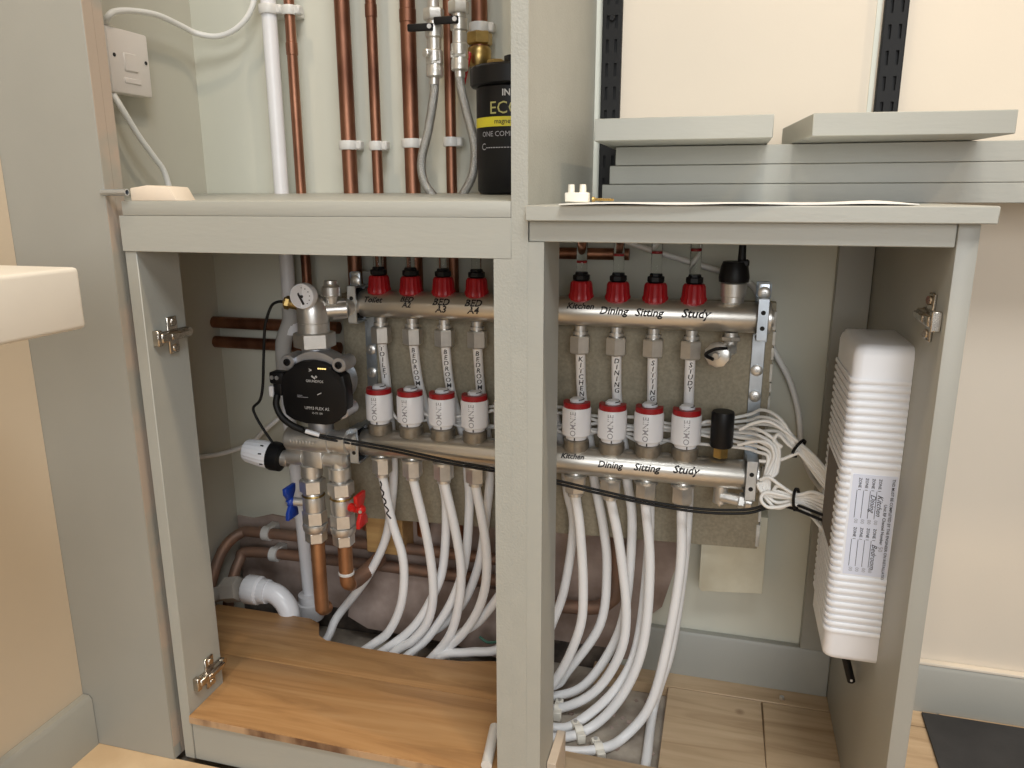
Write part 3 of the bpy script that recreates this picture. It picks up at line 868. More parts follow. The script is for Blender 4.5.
for k, path in PIPES.items():
    o = tag(build('heating_pipe', MB().tube(path, 0.0070, 14, 6), WHITEP), PLAB[k], 'pipe', 'white heating pipes')
    if k in WORDS:
        wd = '\n'.join(WORDS[k])
        def fm_(u, v, path=path):
            z = 0.527 + v
            c = at_z(path, z)
            a = math.radians(8) + u / 0.0073
            return (c.x + 0.0073 * math.sin(a), c.y - 0.0073 * math.cos(a), z)
        print_text('handwriting', wd, INK, o, fm_, 0.0098, 0.018, 0.15, 0.88)
    if k == 'L0':
        pts = []
        for i in range(15):
            z = 0.328 - i * 0.0042
            c = at_z(path, z)
            a = math.radians(-20 + 30 * math.sin(i * 1.9) * (0.4 + 0.6 * (i % 3 == 0)) + i * 2.2)
            pts.append((c.x + 0.0072 * math.sin(a), c.y - 0.0072 * math.cos(a), z))
        build('handwriting', MB().tube(pts, 0.0012, 6, 3), INK, o)

def floor_clip(x, y, ang, label):
    R = Matrix.Rotation(ang, 3, 'Z')
    m = MB()
    n = 10
    vs, fs = [], []
    for i in range(n + 1):
        t = math.pi * i / n
        for r in (0.0076, 0.0094):
            for w_ in (-0.006, 0.006):
                p = R @ Vector((w_, r * math.cos(t), 0))
                vs.append((x + p.x, y + p.y, -0.010 + r * math.sin(t)))
    for i in range(n):
        a = i * 4
        for q in ((0, 1, 5, 4), (2, 6, 7, 3), (0, 4, 6, 2), (1, 3, 7, 5)):
            fs.append(tuple(a + j for j in q))
    fs += [(0, 2, 3, 1), (n * 4, n * 4 + 1, n * 4 + 3, n * 4 + 2)]
    m.raw(vs, fs)
    for s_ in (1, -1):
        p = R @ Vector((0, 0.0135 * s_, 0))
        m.box(x + p.x - 0.006, x + p.x + 0.006, y + p.y - 0.0045, y + p.y + 0.0045, -0.0192, -0.004, 0.001, rot=R)
    c = tag(build('pipe_clip', m, IVORY), label, 'pipe clip', 'floor pipe clips')
    p = R @ Vector((0, 0.0135, 0))
    build('nail_head', MB().cyl((x + p.x, y + p.y, -0.0042), (x + p.x, y + p.y, -0.0022), 0.0030, seg=10), NICKEL, c)
floor_clip(-0.162, 0.962, math.radians(28), 'ivory floor clip over the pipe under the lower bar lettering Sitting')
floor_clip(-0.128, 0.9325, math.radians(25), 'ivory floor clip nearest the front floorboard in the right cupboard')
floor_clip(-0.200, 1.003, math.radians(5), 'ivory floor clip at the edge of the divider')

# ================================================================== pump and mixing set
PX, PY = -0.5640, 0.985
gf = thing('gauge_fitting', 'nickel elbow with round temperature gauge above the pump', 'fitting', (PX, PY, 0.536))
build('union_nut', MB().hexnut((PX, PY, 0.537), (PX, PY, 0.560), 0.0300), NICKEL, gf)
m = MB().lathe([(0, 0.0225), (0.014, 0.0225), (0.0145, 0.0215), (0.016, 0.0215), (0.0165, 0.0228), (0.030, 0.0228), (0.043, 0.021), (0.052, 0.014), (0.056, 0.004)], (PX, PY, 0.559), (0, 0, 1), 32)
m.cyl((PX, PY, 0.590), (-0.520, UY - 0.03, 0.592), 0.0105, seg=20)
m.hexnut((-0.543, 1.0, 0.591), (-0.524, 1.012, 0.592), 0.0155)
m.cyl((-0.524, 1.008, 0.592), (-0.511, UY - 0.004, UZ), 0.0125, seg=20)
build('elbow_body', m, NICKEL, gf)
gx, gy, gz = -0.5610, 0.952, 0.6150
ga = build('gauge', MB().lathe([(0, 0.013), (0.004, 0.0178), (0.016, 0.0178), (0.0175, 0.0170), (0.0175, 0.0158), (0.0165, 0.0156)], (gx, gy + 0.014, gz), (0.10, -1, 0.03), 36), WHITE, gf)
build('gauge_face', MB().cyl((gx + 0.0012, gy - 0.0018, gz + 0.0006), (gx + 0.0014, gy - 0.0024, gz + 0.0006), 0.0156, seg=32), mat('gauge_card', (0.62, 0.62, 0.64), 0.4), ga)
m = MB()
m.box(gx - 0.0012, gx + 0.0020, gy - 0.0042, gy - 0.0034, gz - 0.012, gz + 0.006, 0.0002, rot=Matrix.Rotation(math.radians(-28), 3, 'Y'))
m.cyl((gx + 0.0014, gy - 0.0024, gz), (gx + 0.0016, gy - 0.0046, gz), 0.0022, seg=12)
for k in range(11):
    t = math.radians(-140 + 28 * k)
    m.box(gx + 0.0016 + 0.0122 * math.sin(t) - 0.0006, gx + 0.0016 + 0.0122 * math.sin(t) + 0.0006, gy - 0.0030, gy - 0.0024, gz + 0.0122 * math.cos(t) - 0.0006, gz + 0.0122 * math.cos(t) + 0.0006)
build('needle_and_marks', m, INK, ga)
m = MB().lathe([(0, 0.008), (0.010, 0.009), (0.012, 0.0130), (0.024, 0.0130), (0.028, 0.0080), (0.029, 0.0100), (0.033, 0.0096)], (-0.5385, 0.995, 0.600), (0, 0, 1), 20)
build('bleed_valve', m, NICKEL, gf)
m = MB().cyl((-0.583, 0.985, 0.598), (-0.606, 0.980, 0.602), 0.009, 0.0075, seg=16).hexnut((-0.598, 0.982, 0.600), (-0.605, 0.980, 0.602), 0.010)
build('probe_pocket', m, BRASS, gf)

pu = thing('circulator_pump', 'black square-faced circulation pump in a cast metal housing', 'pump', (-0.555, 0.98, 0.415))
cx, cz = -0.553, 0.4805
m = MB().lathe([(0, 0.0400), (0.004, 0.0420), (0.016, 0.0420), (0.030, 0.036), (0.050, 0.034), (0.054, 0.026)], (cx, 0.975, cz + 0.002), (0, 1, 0), 40)
m.cyl((PX, PY + 0.003, 0.525), (PX, PY + 0.003, 0.539), 0.021, seg=28)
m.cyl((PX, PY + 0.003, 0.408), (PX, PY + 0.003, 0.435), 0.019, seg=28)
hs = build('housing', m, ALU, pu)
m = MB().lathe([(0, 0.0175), (0.005, 0.0175)], (PX, PY + 0.003, 0.5335), (0, 0, 1), 28)
build('gasket_neck', m, BLACK, pu)
# four bolt lugs in the corners
for sx, sz in ((-1, 1), (1, 1), (-1, -1), (1, -1)):
    lx, lz = cx + sx * 0.0405, cz + (0.0385 if sz > 0 else -0.030)
    lg = build('bolt_lug', MB().cyl((lx, 0.990, lz), (lx, 0.9560, lz), 0.0108, seg=20, ch=0.001), ALU, pu)
    build('bolt', MB().lathe([(0, 0.0052), (0.003, 0.0052), (0.003, 0.003), (0.001, 0.0026)], (lx, 0.9565, lz), (0, -1, 0), 16), BLACK, lg)
m = MB()
arc = [(cx + 0.057 * math.sin(t), cz - 0.008 + 0.0625 * math.cos(t)) for t in [math.radians(-46 + 92 * i / 14) for i in range(15)]]
arc2 = [(cx + 0.047 * math.sin(t), cz - 0.008 + 0.048 * math.cos(t)) for t in [math.radians(46 - 92 * i / 14) for i in range(15)]]
m.prism(arc + arc2, 'y', 0.962, 0.992, 0.0008)
build('housing_rim', m, ALU, pu)
# head with notched corners
q = 0.0505
hp = [(-0.036, -0.047), (-0.016, -0.0510), (0.016, -0.0510), (0.030, -0.0480), (0.036, -0.039), (0.048, -0.034), (0.0515, -0.022), (0.0515, 0.006), (0.0480, 0.024), (0.0340, 0.027), (0.0300, 0.036), (0.016, 0.0415), (0.0, 0.0435),
      (-0.018, 0.0415), (-0.030, 0.036), (-0.034, 0.026), (-0.049, 0.022), (-0.0515, 0.004), (-0.0515, -0.024), (-0.048, -0.040)]
hd = build('control_head', MB().prism([(cx + a, cz + b) for a, b in hp], 'y', 0.953, 0.9755, 0.003), BLACK, pu)
yf = 0.9526
print_text('lettering', 'GRUNDFOS', WHITEINK, hd, flat_front(cx + 0.003, yf, cz + 0.0120), 0.0052, 0.01)
print_text('lettering', 'UPM3 FLEX AS', WHITEINK, hd, flat_front(cx + 0.004, yf, cz - 0.0285), 0.0062, 0.0)
print_text('lettering', '15-70 130', WHITEINK, hd, flat_front(cx + 0.004, yf, cz - 0.0350), 0.0042, 0.0)
m = MB()
m.box(cx - 0.026, cx - 0.018, yf - 0.0003, yf, cz - 0.0088, cz - 0.0080)
m.box(cx - 0.026, cx - 0.009, yf - 0.0003, yf, cz - 0.0112, cz - 0.0104)
build('fine_print', m, GREYINK, hd)
m = MB()
for i, (a, b) in enumerate(((-0.003, 0.0205), (0.0, 0.0185), (0.003, 0.0205))):
    m.box(cx + 0.003 + a - 0.0016, cx + 0.003 + a + 0.0016, yf - 0.0004, yf, cz + b - 0.0012, cz + b + 0.0012, rot=Matrix.Rotation(math.radians(45), 3, 'Y'))
m.box(cx + 0.006, cx + 0.013, yf - 0.0004, yf, cz - 0.005, cz - 0.0036, rot=Matrix.Rotation(math.radians(-25), 3, 'Y'))
build('printed_mark', m, WHITEINK, hd)
m = MB().lathe([(0, 0.006), (0.0012, 0.0058)], (cx - 0.002, yf + 0.0004, cz + 0.0295), (0, -1, 0), 24)
bt = build('button', m, BLACKM, hd)
print_text('arrow', '>', WHITEINK, bt, flat_front(cx - 0.002, yf - 0.0012, cz + 0.0270), 0.0085, 0.03)
m = MB()
for i in range(4):
    m.box(cx + 0.0095 + i * 0.0034, cx + 0.0120 + i * 0.0034, yf - 0.0006, yf + 0.0002, cz + 0.0318, cz + 0.0336)
led = mat('lit_display', (0.9, 0.75, 0.3), 0.4)
led.node_tree.nodes['Principled BSDF'].inputs['Emission Color'].default_value = (1.0, 0.72, 0.25, 1)
led.node_tree.nodes['Principled BSDF'].inputs['Emission Strength'].default_value = 1.2
build('display_light', m, led, hd)
m = MB().box(cx - 0.0735, cx - 0.050, 0.957, 0.977, cz + 0.004, cz + 0.022, 0.003, 2)
m.box(cx - 0.070, cx - 0.056, 0.960, 0.975, cz - 0.014, cz + 0.005, 0.002, 2)
ps = build('plug_socket', m, BLACK, pu)
build('plug_clip', MB().box(cx - 0.0760, cx - 0.0685, 0.957, 0.972, cz - 0.016, cz + 0.001, 0.0015), WHITE, ps)
m = MB()
for x in (cx - 0.068, cx - 0.060):
    m.cyl((x, 0.9575, cz + 0.014), (x, 0.9555, cz + 0.014), 0.0030, seg=12)
build('socket_boss', m, ALU, ps)

# mixing body
mx_ = thing('mixing_valve', 'nickel mixing valve body under the pump, with white thermostatic head', 'valve', (-0.57, 0.99, 0.335))
m = MB().lathe([(0, 0.015), (0.004, 0.0185), (0.072, 0.0185), (0.073, 0.0165), (0.088, 0.0165), (0.088, 0.0185), (0.100, 0.0185), (0.101, 0.013), (0.110, 0.013)], (-0.620, 0.984, 0.3945), (1, 0.03, 0.01), 30)
m.cyl((PX, PY + 0.003, 0.395), (PX, PY + 0.003, 0.411), 0.0195, seg=28)
m.hexnut((-0.530, 0.996, 0.3955), (-0.518, 0.997, 0.3957), 0.0165)
mb1 = build('upper_body', m, NICKEL, mx_)
m = MB()
for k in range(9):
    m.box(-0.607 + k * 0.0052, -0.6038 + k * 0.0052, 0.9655, 0.9672, 0.3935, 0.3985, 0.0006)
build('cast_mark', m, NICKEL, mb1)
m = MB().lathe([(0, 0.0105), (0.004, 0.0105), (0.004, 0.0135), (0.030, 0.0135), (0.030, 0.0125), (0.080, 0.0125), (0.080, 0.0140), (0.098, 0.0140), (0.102, 0.010)], (-0.626, 0.989, 0.3645), (1, 0.02, 0.012), 26)
m.box(-0.592, -0.560, 0.976, 1.002, 0.352, 0.379, 0.003, 2)
m.box(-0.600, -0.530, 0.990, 1.004, 0.365, 0.392, 0.003, 2)
for x in (-0.586, -0.5395):
    m.lathe([(0, 0.0130), (0.012, 0.0130), (0.013, 0.0165), (0.030, 0.0165), (0.031, 0.012), (0.036, 0.012)], (x, 0.990, 0.366), (0, 0, -1), 24)
build('lower_body', m, NICKEL, mx_)
hdx = Vector((-0.632, 0.987, 0.3605))
ax = Vector((-0.990, -0.05, 0.135)).normalized()
th = build('thermostatic_head', MB().lathe([(0.019, 0.0195), (0.022, 0.0208), (0.034, 0.0208), (0.058, 0.0180), (0.0625, 0.0160), (0.064, 0.006)], hdx, ax, 40, ribs=0.05), WHITE, mx_)
build('head_ring', MB().lathe([(0.0, 0.018), (0.002, 0.0218), (0.016, 0.0228), (0.020, 0.0218)], hdx, ax, 36), BLACK, th)
build('head_nut', MB().cyl(hdx - ax * 0.010, hdx + ax * 0.001, 0.0125, seg=20, ch=0.001), NICKEL, th)
u_ = ax.cross(Vector((0, 0, 1))).normalized()
m = MB()
for k in (-0.5, 0.35, 1.0):
    a = hdx + ax * 0.028
    nrm = (u_ * -math.cos(k) * (1 if u_.y > 0 else -1) + Vector((0, 0, 1)) * math.sin(k)).normalized()
    p = a + nrm * 0.0206
    m.box(p.x - 0.0026, p.x + 0.0026, p.y - 0.0006, p.y + 0.0004, p.z - 0.0010, p.z + 0.0010)
build('setting_mark', m, INK, th)

def ball_valve(x, col, side, label):
    b = thing('ball_valve', label, 'valve', (x, 0.990, 0.226), 'ball valves under the mixing valve')
    m = MB()
    m.hexnut((x, 0.990, 0.331), (x, 0.990, 0.309), 0.0200)
    m.lathe([(0, 0.0145), (0.004, 0.0158), (0.010, 0.0172), (0.022, 0.0172), (0.030, 0.0165)], (x, 0.990, 0.3095), (0, 0, -1), 28)
    m.hexnut((x, 0.990, 0.280), (x, 0.990, 0.257), 0.0188)
    build('body', m, NICKEL, b)
    m = MB().lathe([(0, 0.0150), (0.001, 0.0150)], (x, 0.990, 0.3105), (0, 0, -1), 28)
    m.lathe([(0, 0.0160), (0.002, 0.0178), (0.004, 0.0160)], (x, 0.990, 0.3060), (0, 0, -1), 28)
    build('brass_ring', m, BRASS, b)
    m = MB().lathe([(0, 0.0190), (0.003, 0.0196), (0.010, 0.0186), (0.013, 0.0165)], (x, 0.990, 0.2575), (0, 0, -1), 28)
    m.hexnut((x, 0.990, 0.245), (x, 0.990, 0.2265), 0.0168)
    build('tail_nut', m, NICKEL, b)
    s_ = side
    build('stem', MB().cyl((x + s_ * 0.014, 0.987, 0.2915), (x + s_ * 0.030, 0.984, 0.2915), 0.0068, seg=16), NICKEL if s_ < 0 else col, b)
    hx = x + s_ * 0.0355
    m = MB()
    m.sphere((hx, 0.982, 0.2915), 0.0085, 16, (0.9, 1, 0.9))
    for q_ in (1, -1):
        pl = [(0.977, 0.2915 + q_ * 0.003), (0.987, 0.2915 + q_ * 0.003), (0.996, 0.2915 + q_ * 0.015), (0.997, 0.2915 + q_ * 0.026), (0.967, 0.2915 + q_ * 0.026), (0.968, 0.2915 + q_ * 0.015)]
        m.prism(pl, 'x', hx - 0.0030 - 0.001 * q_, hx + 0.0030 - 0.001 * q_, 0.0012)
    h = build('butterfly_handle', m, col, b)
    build('handle_screw', MB().cyl((hx + s_ * 0.003, 0.9742, 0.2915), (hx + s_ * 0.003, 0.9725, 0.2915), 0.0026, seg=10), NICKEL, h)
    return b
ball_valve(-0.586, BLUE, -1, 'nickel ball valve with a blue butterfly handle')
ball_valve(-0.5385, REDH, 1, 'nickel ball valve with a red butterfly handle')

# ================================================================== copper and plastic pipework
def pipe(name, pts, r, material, label, group, res=6):
    return tag(build(name, MB().tube(pts, r, 16, res), material), label, 'pipe', group)
GC = 'copper pipes'
def joint(parent, p0, p1, r, material=None):
    return build('solder_joint', MB().cyl(p0, p1, r, seg=18, ch=0.0008), material or COPPER, parent)

pipe('copper_tail', [(-0.5845, 0.990, 0.236), (-0.5845, 0.990, 0.125), (-0.5845, 0.993, 0.109), (-0.5845, 1.004, 0.104)], 0.0112, COPPERB, 'copper pipe dropping from the blue-handled valve', GC)
o = pipe('copper_tail', [(-0.5375, 0.990, 0.236), (-0.5375, 0.990, 0.176), (-0.5375, 0.993, 0.160), (-0.5375, 1.004, 0.154)], 0.0112, COPPERB, 'copper pipe dropping from the red-handled valve', GC)
build('dusty_elbow', MB().tube([(-0.5375, 1.000, 0.155), (-0.534, 1.03, 0.152), (-0.525, 1.085, 0.160)], 0.0125, 14), COPPERD, o)
joint(o, (-0.5375, 0.990, 0.176), (-0.5375, 0.990, 0.181), 0.0125, GREYP)
o = pipe('copper_pipe', [(-0.8285, 1.015, 0.03), (-0.8270, 1.03, 0.08), (-0.822, 1.07, 0.140), (-0.805, 1.103, 0.163), (-0.77, 1.107, 0.167), (-0.60, 1.107, 0.170), (-0.36, 1.107, 0.172), (-0.235, 1.107, 0.170)], 0.0095, COPPERD,
         'upper dusty copper pipe running low along the back wall', GC)
o = pipe('copper_pipe', [(-0.806, 1.045, 0.02), (-0.806, 1.06, 0.07), (-0.803, 1.09, 0.115), (-0.785, 1.107, 0.127), (-0.60, 1.107, 0.132), (-0.36, 1.107, 0.134), (-0.235, 1.107, 0.134)], 0.0095, COPPERD,
         'lower dusty copper pipe running low along the back wall', GC)
pipe('copper_pipe', [(-0.30, 1.112, 0.094), (-0.22, 1.112, 0.100), (-0.165, 1.112, 0.106), (-0.140, 1.112, 0.122), (-0.132, 1.112, 0.15), (-0.132, 1.112, 0.30)], 0.011, COPPERD,
     'dusty copper pipe that bends upward behind the white pipes right of the divider', GC)
pipe('copper_stub', [(-0.834, 1.124, 0.541), (-0.598, 1.124, 0.541)], 0.0100, COPPER, 'upper of two short level copper pipes at left behind the pump', GC)
pipe('copper_stub', [(-0.834, 1.124, 0.507), (-0.598, 1.124, 0.507)], 0.0100, COPPER, 'lower of two short level copper pipes at left behind the pump', GC)
pipe('copper_pipe', [(-0.34, 1.122, 0.668), (-0.13, 1.122, 0.668)], 0.0085, COPPER, 'level copper pipe under the worktop behind the flow meters', GC)

def vert(x, r, z0, z1, label, material=COPPER, joints=()):
    o = pipe('riser_pipe', [(x, 1.108, z0), (x, 1.108, z1)], r, material, label, 'pipes rising up the back wall', 1)
    for z in joints:
        joint(o, (x, 1.108, z), (x, 1.108, z + 0.018), r + 0.0009, material)
    return o
vert(-0.6415, 0.0078, 0.50, 1.35, 'thin copper riser beside the white plastic pipe', joints=(0.955,))
vert(-0.5560, 0.0112, 0.20, 1.35, 'thick copper riser, second copper pipe from the white plastic one')
vert(-0.5105, 0.0078, 0.20, 1.35, 'thin copper riser between the two thick copper risers', joints=(1.0,))
vert(-0.4540, 0.0112, 0.20, 1.35, 'thick copper riser just left of the braided hoses', joints=(0.99,))
vert(-0.3925, 0.0078, 0.20, 1.35, 'thin copper riser behind the two braided hoses')
o = vert(-0.3470, 0.0112, 0.925, 1.35, 'thick copper riser ending in a brass valve above the black filter')
m = MB().hexnut((-0.347, 1.108, 0.955), (-0.347, 1.108, 0.972), 0.018).lathe([(0, 0.014), (0.004, 0.017), (0.022, 0.017), (0.026, 0.0145)], (-0.347, 1.105, 0.926), (0, 0, 1), 24)
bv = build('brass_valve', m, BRASS, o)
m = MB().box(-0.3665, -0.3555, 1.078, 1.084, 0.895, 0.944, 0.003, 2, rot=Matrix.Rotation(math.radians(14), 3, 'Y'))
build('red_lever', m, REDH, bv)
wp = pipe('waste_riser', [(-0.671, 1.100, 1.35), (-0.671, 1.100, 0.60), (-0.671, 1.100, 0.552), (-0.687, 1.100, 0.516), (-0.689, 1.100, 0.47), (-0.687, 1.100, 0.39), (-0.678, 1.100, 0.24), (-0.672, 1.100, 0.05)], 0.0113, WHITEW,
          'white plastic pipe running full height at the left of the copper risers', 'pipes rising up the back wall')
build('lagging', MB().tube([(-0.671, 1.100, 0.575), (-0.672, 1.100, 0.552), (-0.687, 1.100, 0.516), (-0.689, 1.100, 0.47), (-0.688, 1.100, 0.45)], 0.0132, 16, 6), INSUL, wp)
build('socket', MB().lathe([(0, 0.0225), (0.030, 0.0225), (0.032, 0.020), (0.046, 0.020), (0.048, 0.0125)], (-0.672, 1.100, 0.018), (0, 0, 1), 28), WHITEW, wp)
we = thing('waste_elbow', 'white plastic waste elbow with a ribbed compression cap behind the oak deck', 'pipe elbow', (-0.69, 1.02, 0.0))
build('bend', MB().tube([(-0.735, 1.030, 0.100), (-0.710, 1.030, 0.101), (-0.690, 1.030, 0.096), (-0.672, 1.028, 0.078), (-0.667, 1.026, 0.05), (-0.667, 1.026, -0.015)], 0.0172, 20, 8), WHITEW, we)
build('cap', MB().lathe([(0, 0.022), (0.003, 0.0245), (0.026, 0.0245), (0.029, 0.021), (0.030, 0.0215), (0.042, 0.0205)], (-0.750, 1.030, 0.100), (1, 0, 0), 36, ribs=0.04), WHITEW, we)
m = MB().hexnut((-0.792, 1.028, 0.092), (-0.762, 1.030, 0.098), 0.022).cyl((-0.83, 1.02, 0.075), (-0.785, 1.028, 0.092), 0.013, seg=18)
build('stub_nut', m, mat('dusty_grey_plastic', (0.42, 0.38, 0.33), 0.7, var=0.2), we)

def pipe_clip(x, y, z, r, label, horizontal=False):
    m = MB()
    if horizontal:
        m.lathe([(0, r + 0.0035), (0.014, r + 0.0035)], (x - 0.007, y, z), (1, 0, 0), 20)
        m.box(x - 0.008, x + 0.008, y, 1.1355, z - r - 0.001, z + r + 0.001, 0.001)
    else:
        m.lathe([(0, r + 0.0028), (0.002, r + 0.0036), (0.011, r + 0.0036), (0.013, r + 0.0028)], (x, y, z - 0.0065), (0, 0, 1), 24)
        m.box(x - r * 0.9, x + r * 0.9, y, 1.1395, z - 0.0065, z + 0.0065, 0.001)
        m.box(x + r, x + r + 0.010, y - 0.004, y + 0.010, z - 0.0065, z + 0.0065, 0.002)
    return tag(build('pipe_clip', m, GREYP), label, 'pipe clip', 'white clips on the back wall pipes')
pipe_clip(-0.671, 1.100, 1.018, 0.0113, 'white clip around the top of the white plastic riser')
pipe_clip(-0.6415, 1.108, 1.017, 0.0078, 'white clip around the thin copper riser next to the white plastic riser')
pipe_clip(-0.5560, 1.108, 0.8245, 0.0112, 'white clip on the leftmost thick copper riser')
pipe_clip(-0.5105, 1.108, 0.8230, 0.0078, 'white clip on the thin copper riser between two thick ones')
pipe_clip(-0.4540, 1.108, 0.8255, 0.0112, 'white clip on the thick copper riser beside the braided hose')
pipe_clip(-0.3925, 1.108, 0.8265, 0.0078, 'white clip on the thin copper riser between the two braided hoses')
pipe_clip(-0.3470, 1.108, 0.9775, 0.0112, 'white clip above the brass valve by the black filter')
pipe_clip(-0.752, 1.107, 0.1675, 0.0095, 'white clip on the upper low copper pipe at left', True)
pipe_clip(-0.740, 1.107, 0.1285, 0.0095, 'white clip on the lower low copper pipe at left', True)

# isolation valves and braided hoses
def iso_valve(x, y, z_low, lever_to, label, test_point):
    v = thing('isolation_valve', label, 'valve', (x, y, z_low), 'isolation valves with black levers')
    z = z_low
    m = MB()
    m.lathe([(0, 0.0095), (0.002, 0.0118), (0.014, 0.0118), (0.016, 0.0105), (0.020, 0.0105), (0.021, 0.0118), (0.034, 0.0118), (0.036, 0.0095), (0.050, 0.0095), (0.052, 0.0118), (0.066, 0.0118), (0.068, 0.0090), (0.074, 0.0090)], (x, y, z), (0, 0, 1), 22)
    m.hexnut((x, y, z + 0.072), (x, y, z + 0.088), 0.0145)
    m.cyl((x, y, z + 0.088), (x, y, z + 0.40), 0.0078, seg=18)
    m.hexnut((x, y, z + 0.016), (x, y, z + 0.026), 0.0122)
    build('body', m, NICKEL, v)
    build('lever', MB().box(min(x - 0.004, lever_to), max(x + 0.004, lever_to), y - 0.0175, y - 0.0110, z + 0.0575, z + 0.0670, 0.002, 2), BLACK, v)
    build('lever_screw', MB().cyl((x, y - 0.017, z + 0.0625), (x, y - 0.0190, z + 0.0625), 0.0030, seg=12), WHITEINK, v)
    if test_point:
        build('test_point', MB().cyl((x - 0.004, y - 0.008, z + 0.030), (x - 0.008, y - 0.017, z + 0.030), 0.0058, seg=16, ch=0.001), NICKEL, v)
    return v
iso_valve(-0.3975, 1.062, 0.908, -0.430, 'isolation valve with black lever over the left braided hose', True)
iso_valve(-0.3615, 1.062, 0.915, -0.392, 'isolation valve with black lever over the right braided hose', False)
def hose(pts, label):
    o = tag(build('braided_hose', MB().tube(pts, 0.0062, 16, 8), STEEL), label, 'hose', 'braided steel hoses')
    a, b = Vector(pts[0]), Vector(pts[1])
    build('ferrule', MB().cyl(a + Vector((0, 0, 0.010)), a + (b - a) * 0.3, 0.0070, seg=18, ch=0.0006), NICKEL, o)
hose([(-0.3985, 1.062, 0.905), (-0.4000, 1.062, 0.885), (-0.4090, 1.061, 0.840), (-0.4200, 1.06, 0.800), (-0.4180, 1.06, 0.772), (-0.4060, 1.06, 0.753), (-0.395, 1.06, 0.742)], 'left braided steel hose, curving left below its valve')
hose([(-0.3615, 1.062, 0.912), (-0.3605, 1.062, 0.895), (-0.3530, 1.061, 0.865), (-0.3410, 1.06, 0.818), (-0.3440, 1.06, 0.780), (-0.3580, 1.06, 0.754), (-0.367, 1.06, 0.742)], 'right braided steel hose, curving right beside the black filter')

# magnetic filter
FX, FY, FR = -0.2805, 1.040, 0.0485
fl = thing('magnetic_filter', 'black canister filter with a yellow band, half hidden by the upright panel', 'filter', (FX, FY, 0.7528))
build('body', MB().lathe([(0, FR - 0.004), (0.004, FR - 0.001), (0.030, FR - 0.001), (0.032, FR), (0.133, FR), (0.136, FR - 0.003)], (FX, FY, 0.7528), (0, 0, 1), 48), BLACK, fl)
build('cap', MB().lathe([(0, 0.054), (0.002, 0.0565), (0.022, 0.0565), (0.025, 0.053), (0.026, 0.030)], (FX, FY, 0.888), (0, 0, 1), 40, ribs=0.025), BLACK, fl)
m = MB().hexnut((FX - 0.02, FY - 0.01, 0.913), (FX - 0.02, FY - 0.01, 0.922), 0.012)
build('brass_port', m, BRASS, fl)
build('top_knob', MB().cyl((FX + 0.008, FY - 0.012, 0.913), (FX + 0.008, FY - 0.012, 0.925), 0.016, seg=8), BLACK, fl)
rf = FR + 0.0004
vs, fs = [], []
for i in range(33):
    a = math.radians(-66 + 100 * i / 32)
    for z in (0.8365, 0.8485):
        vs.append((FX + rf * math.sin(a), FY - rf * math.cos(a), z))
for i in range(32):
    fs.append((2 * i, 2 * i + 2, 2 * i + 3, 2 * i + 1))
build('yellow_band', MB().raw(vs, fs), YELLOW, fl)
def ftext(t, mt_, ang, z, size, b=0.0):
    # left aligned at angle `ang`
    v, _ = glyphs(t, b)
    x0 = min(p.x for p in v) * size
    f0 = wrap(FX, FY, z, rf + 0.0002, math.radians(ang))
    print_text('lettering', t, mt_, fl, lambda u, w_: f0(u - x0, w_), size, b)
ftext('IN', WHITEINK, -1, 0.8735, 0.0110, 0.02)
ftext('ECO', YELLOWINK, -21, 0.8520, 0.0215, 0.0)
ftext('magnetic', INK, -14, 0.8400, 0.0085, 0.01)
ftext('ONE COMPLETE', GREYINK, -38, 0.8245, 0.0090, 0.0)
ftext('C------------', GREYINK, -40, 0.8080, 0.0120, 0.0)

# fused switch on the alcove wall with its cables
sw = thing('fused_switch', 'white square switch box on the side wall above the left cupboard', 'switch', (-0.8345, 0.963, 0.888))
build('back_box', MB().box(-0.8348, -0.816, 0.926, 1.001, 0.889, 0.971, 0.002), PLATE, sw)
pl_ = build('face_plate', MB().box(-0.8165, -0.809, 0.925, 1.002, 0.888, 0.972, 0.003, 2), PLATE, sw)
m = MB()
for y, z in ((0.934, 0.936), (0.994, 0.934), (0.960, 0.905)):
    m.cyl((-0.8095, y, z), (-0.8083, y, z), 0.0026, seg=10)
build('screw', m, INK, pl_)
build('rocker', MB().box(-0.810, -0.8070, 0.950, 0.976, 0.918, 0.942, 0.0015), PLATE, pl_)
build('fuse_holder', MB().box(-0.810, -0.8075, 0.948, 0.980, 0.902, 0.9095, 0.0012), PLATE, pl_)
GW = 'white mains cables'
def cable(name, pts, r, material, label, group=None, cat='cable', res=8):
    return tag(build(name, MB().tube(pts, r, 10, res), material), label, cat, group)
cable('mains_cable', [(-0.822, 0.936, 0.970), (-0.805, 0.926, 0.981), (-0.802, 0.938, 0.990), (-0.800, 0.970, 0.997), (-0.802, 1.020, 1.002), (-0.803, 1.070, 0.998), (-0.797, 1.100, 0.992), (-0.765, 1.108, 0.988), (-0.728, 1.108, 1.000), (-0.702, 1.108, 1.028), (-0.690, 1.108, 1.08)], 0.0042, CABLEW,
      'white cable arching from the top of the switch box', GW)
cable('mains_cable', [(-0.818, 0.932, 0.889), (-0.806, 0.934, 0.866), (-0.803, 0.955, 0.834), (-0.803, 0.982, 0.806), (-0.803, 1.001, 0.785), (-0.803, 1.013, 0.7455)], 0.0042, CABLEW, 'white cable running down from the switch box to the shelf top', GW)
cable('mains_cable', [(-0.8345, 1.050, 0.322), (-0.815, 1.088, 0.318), (-0.77, 1.104, 0.334), (-0.74, 1.104, 0.360), (-0.70, 1.104, 0.392), (-0.67, 1.118, 0.42)], 0.0040, CABLEW, 'white cable crossing the left cupboard side behind the thermostatic head', GW)
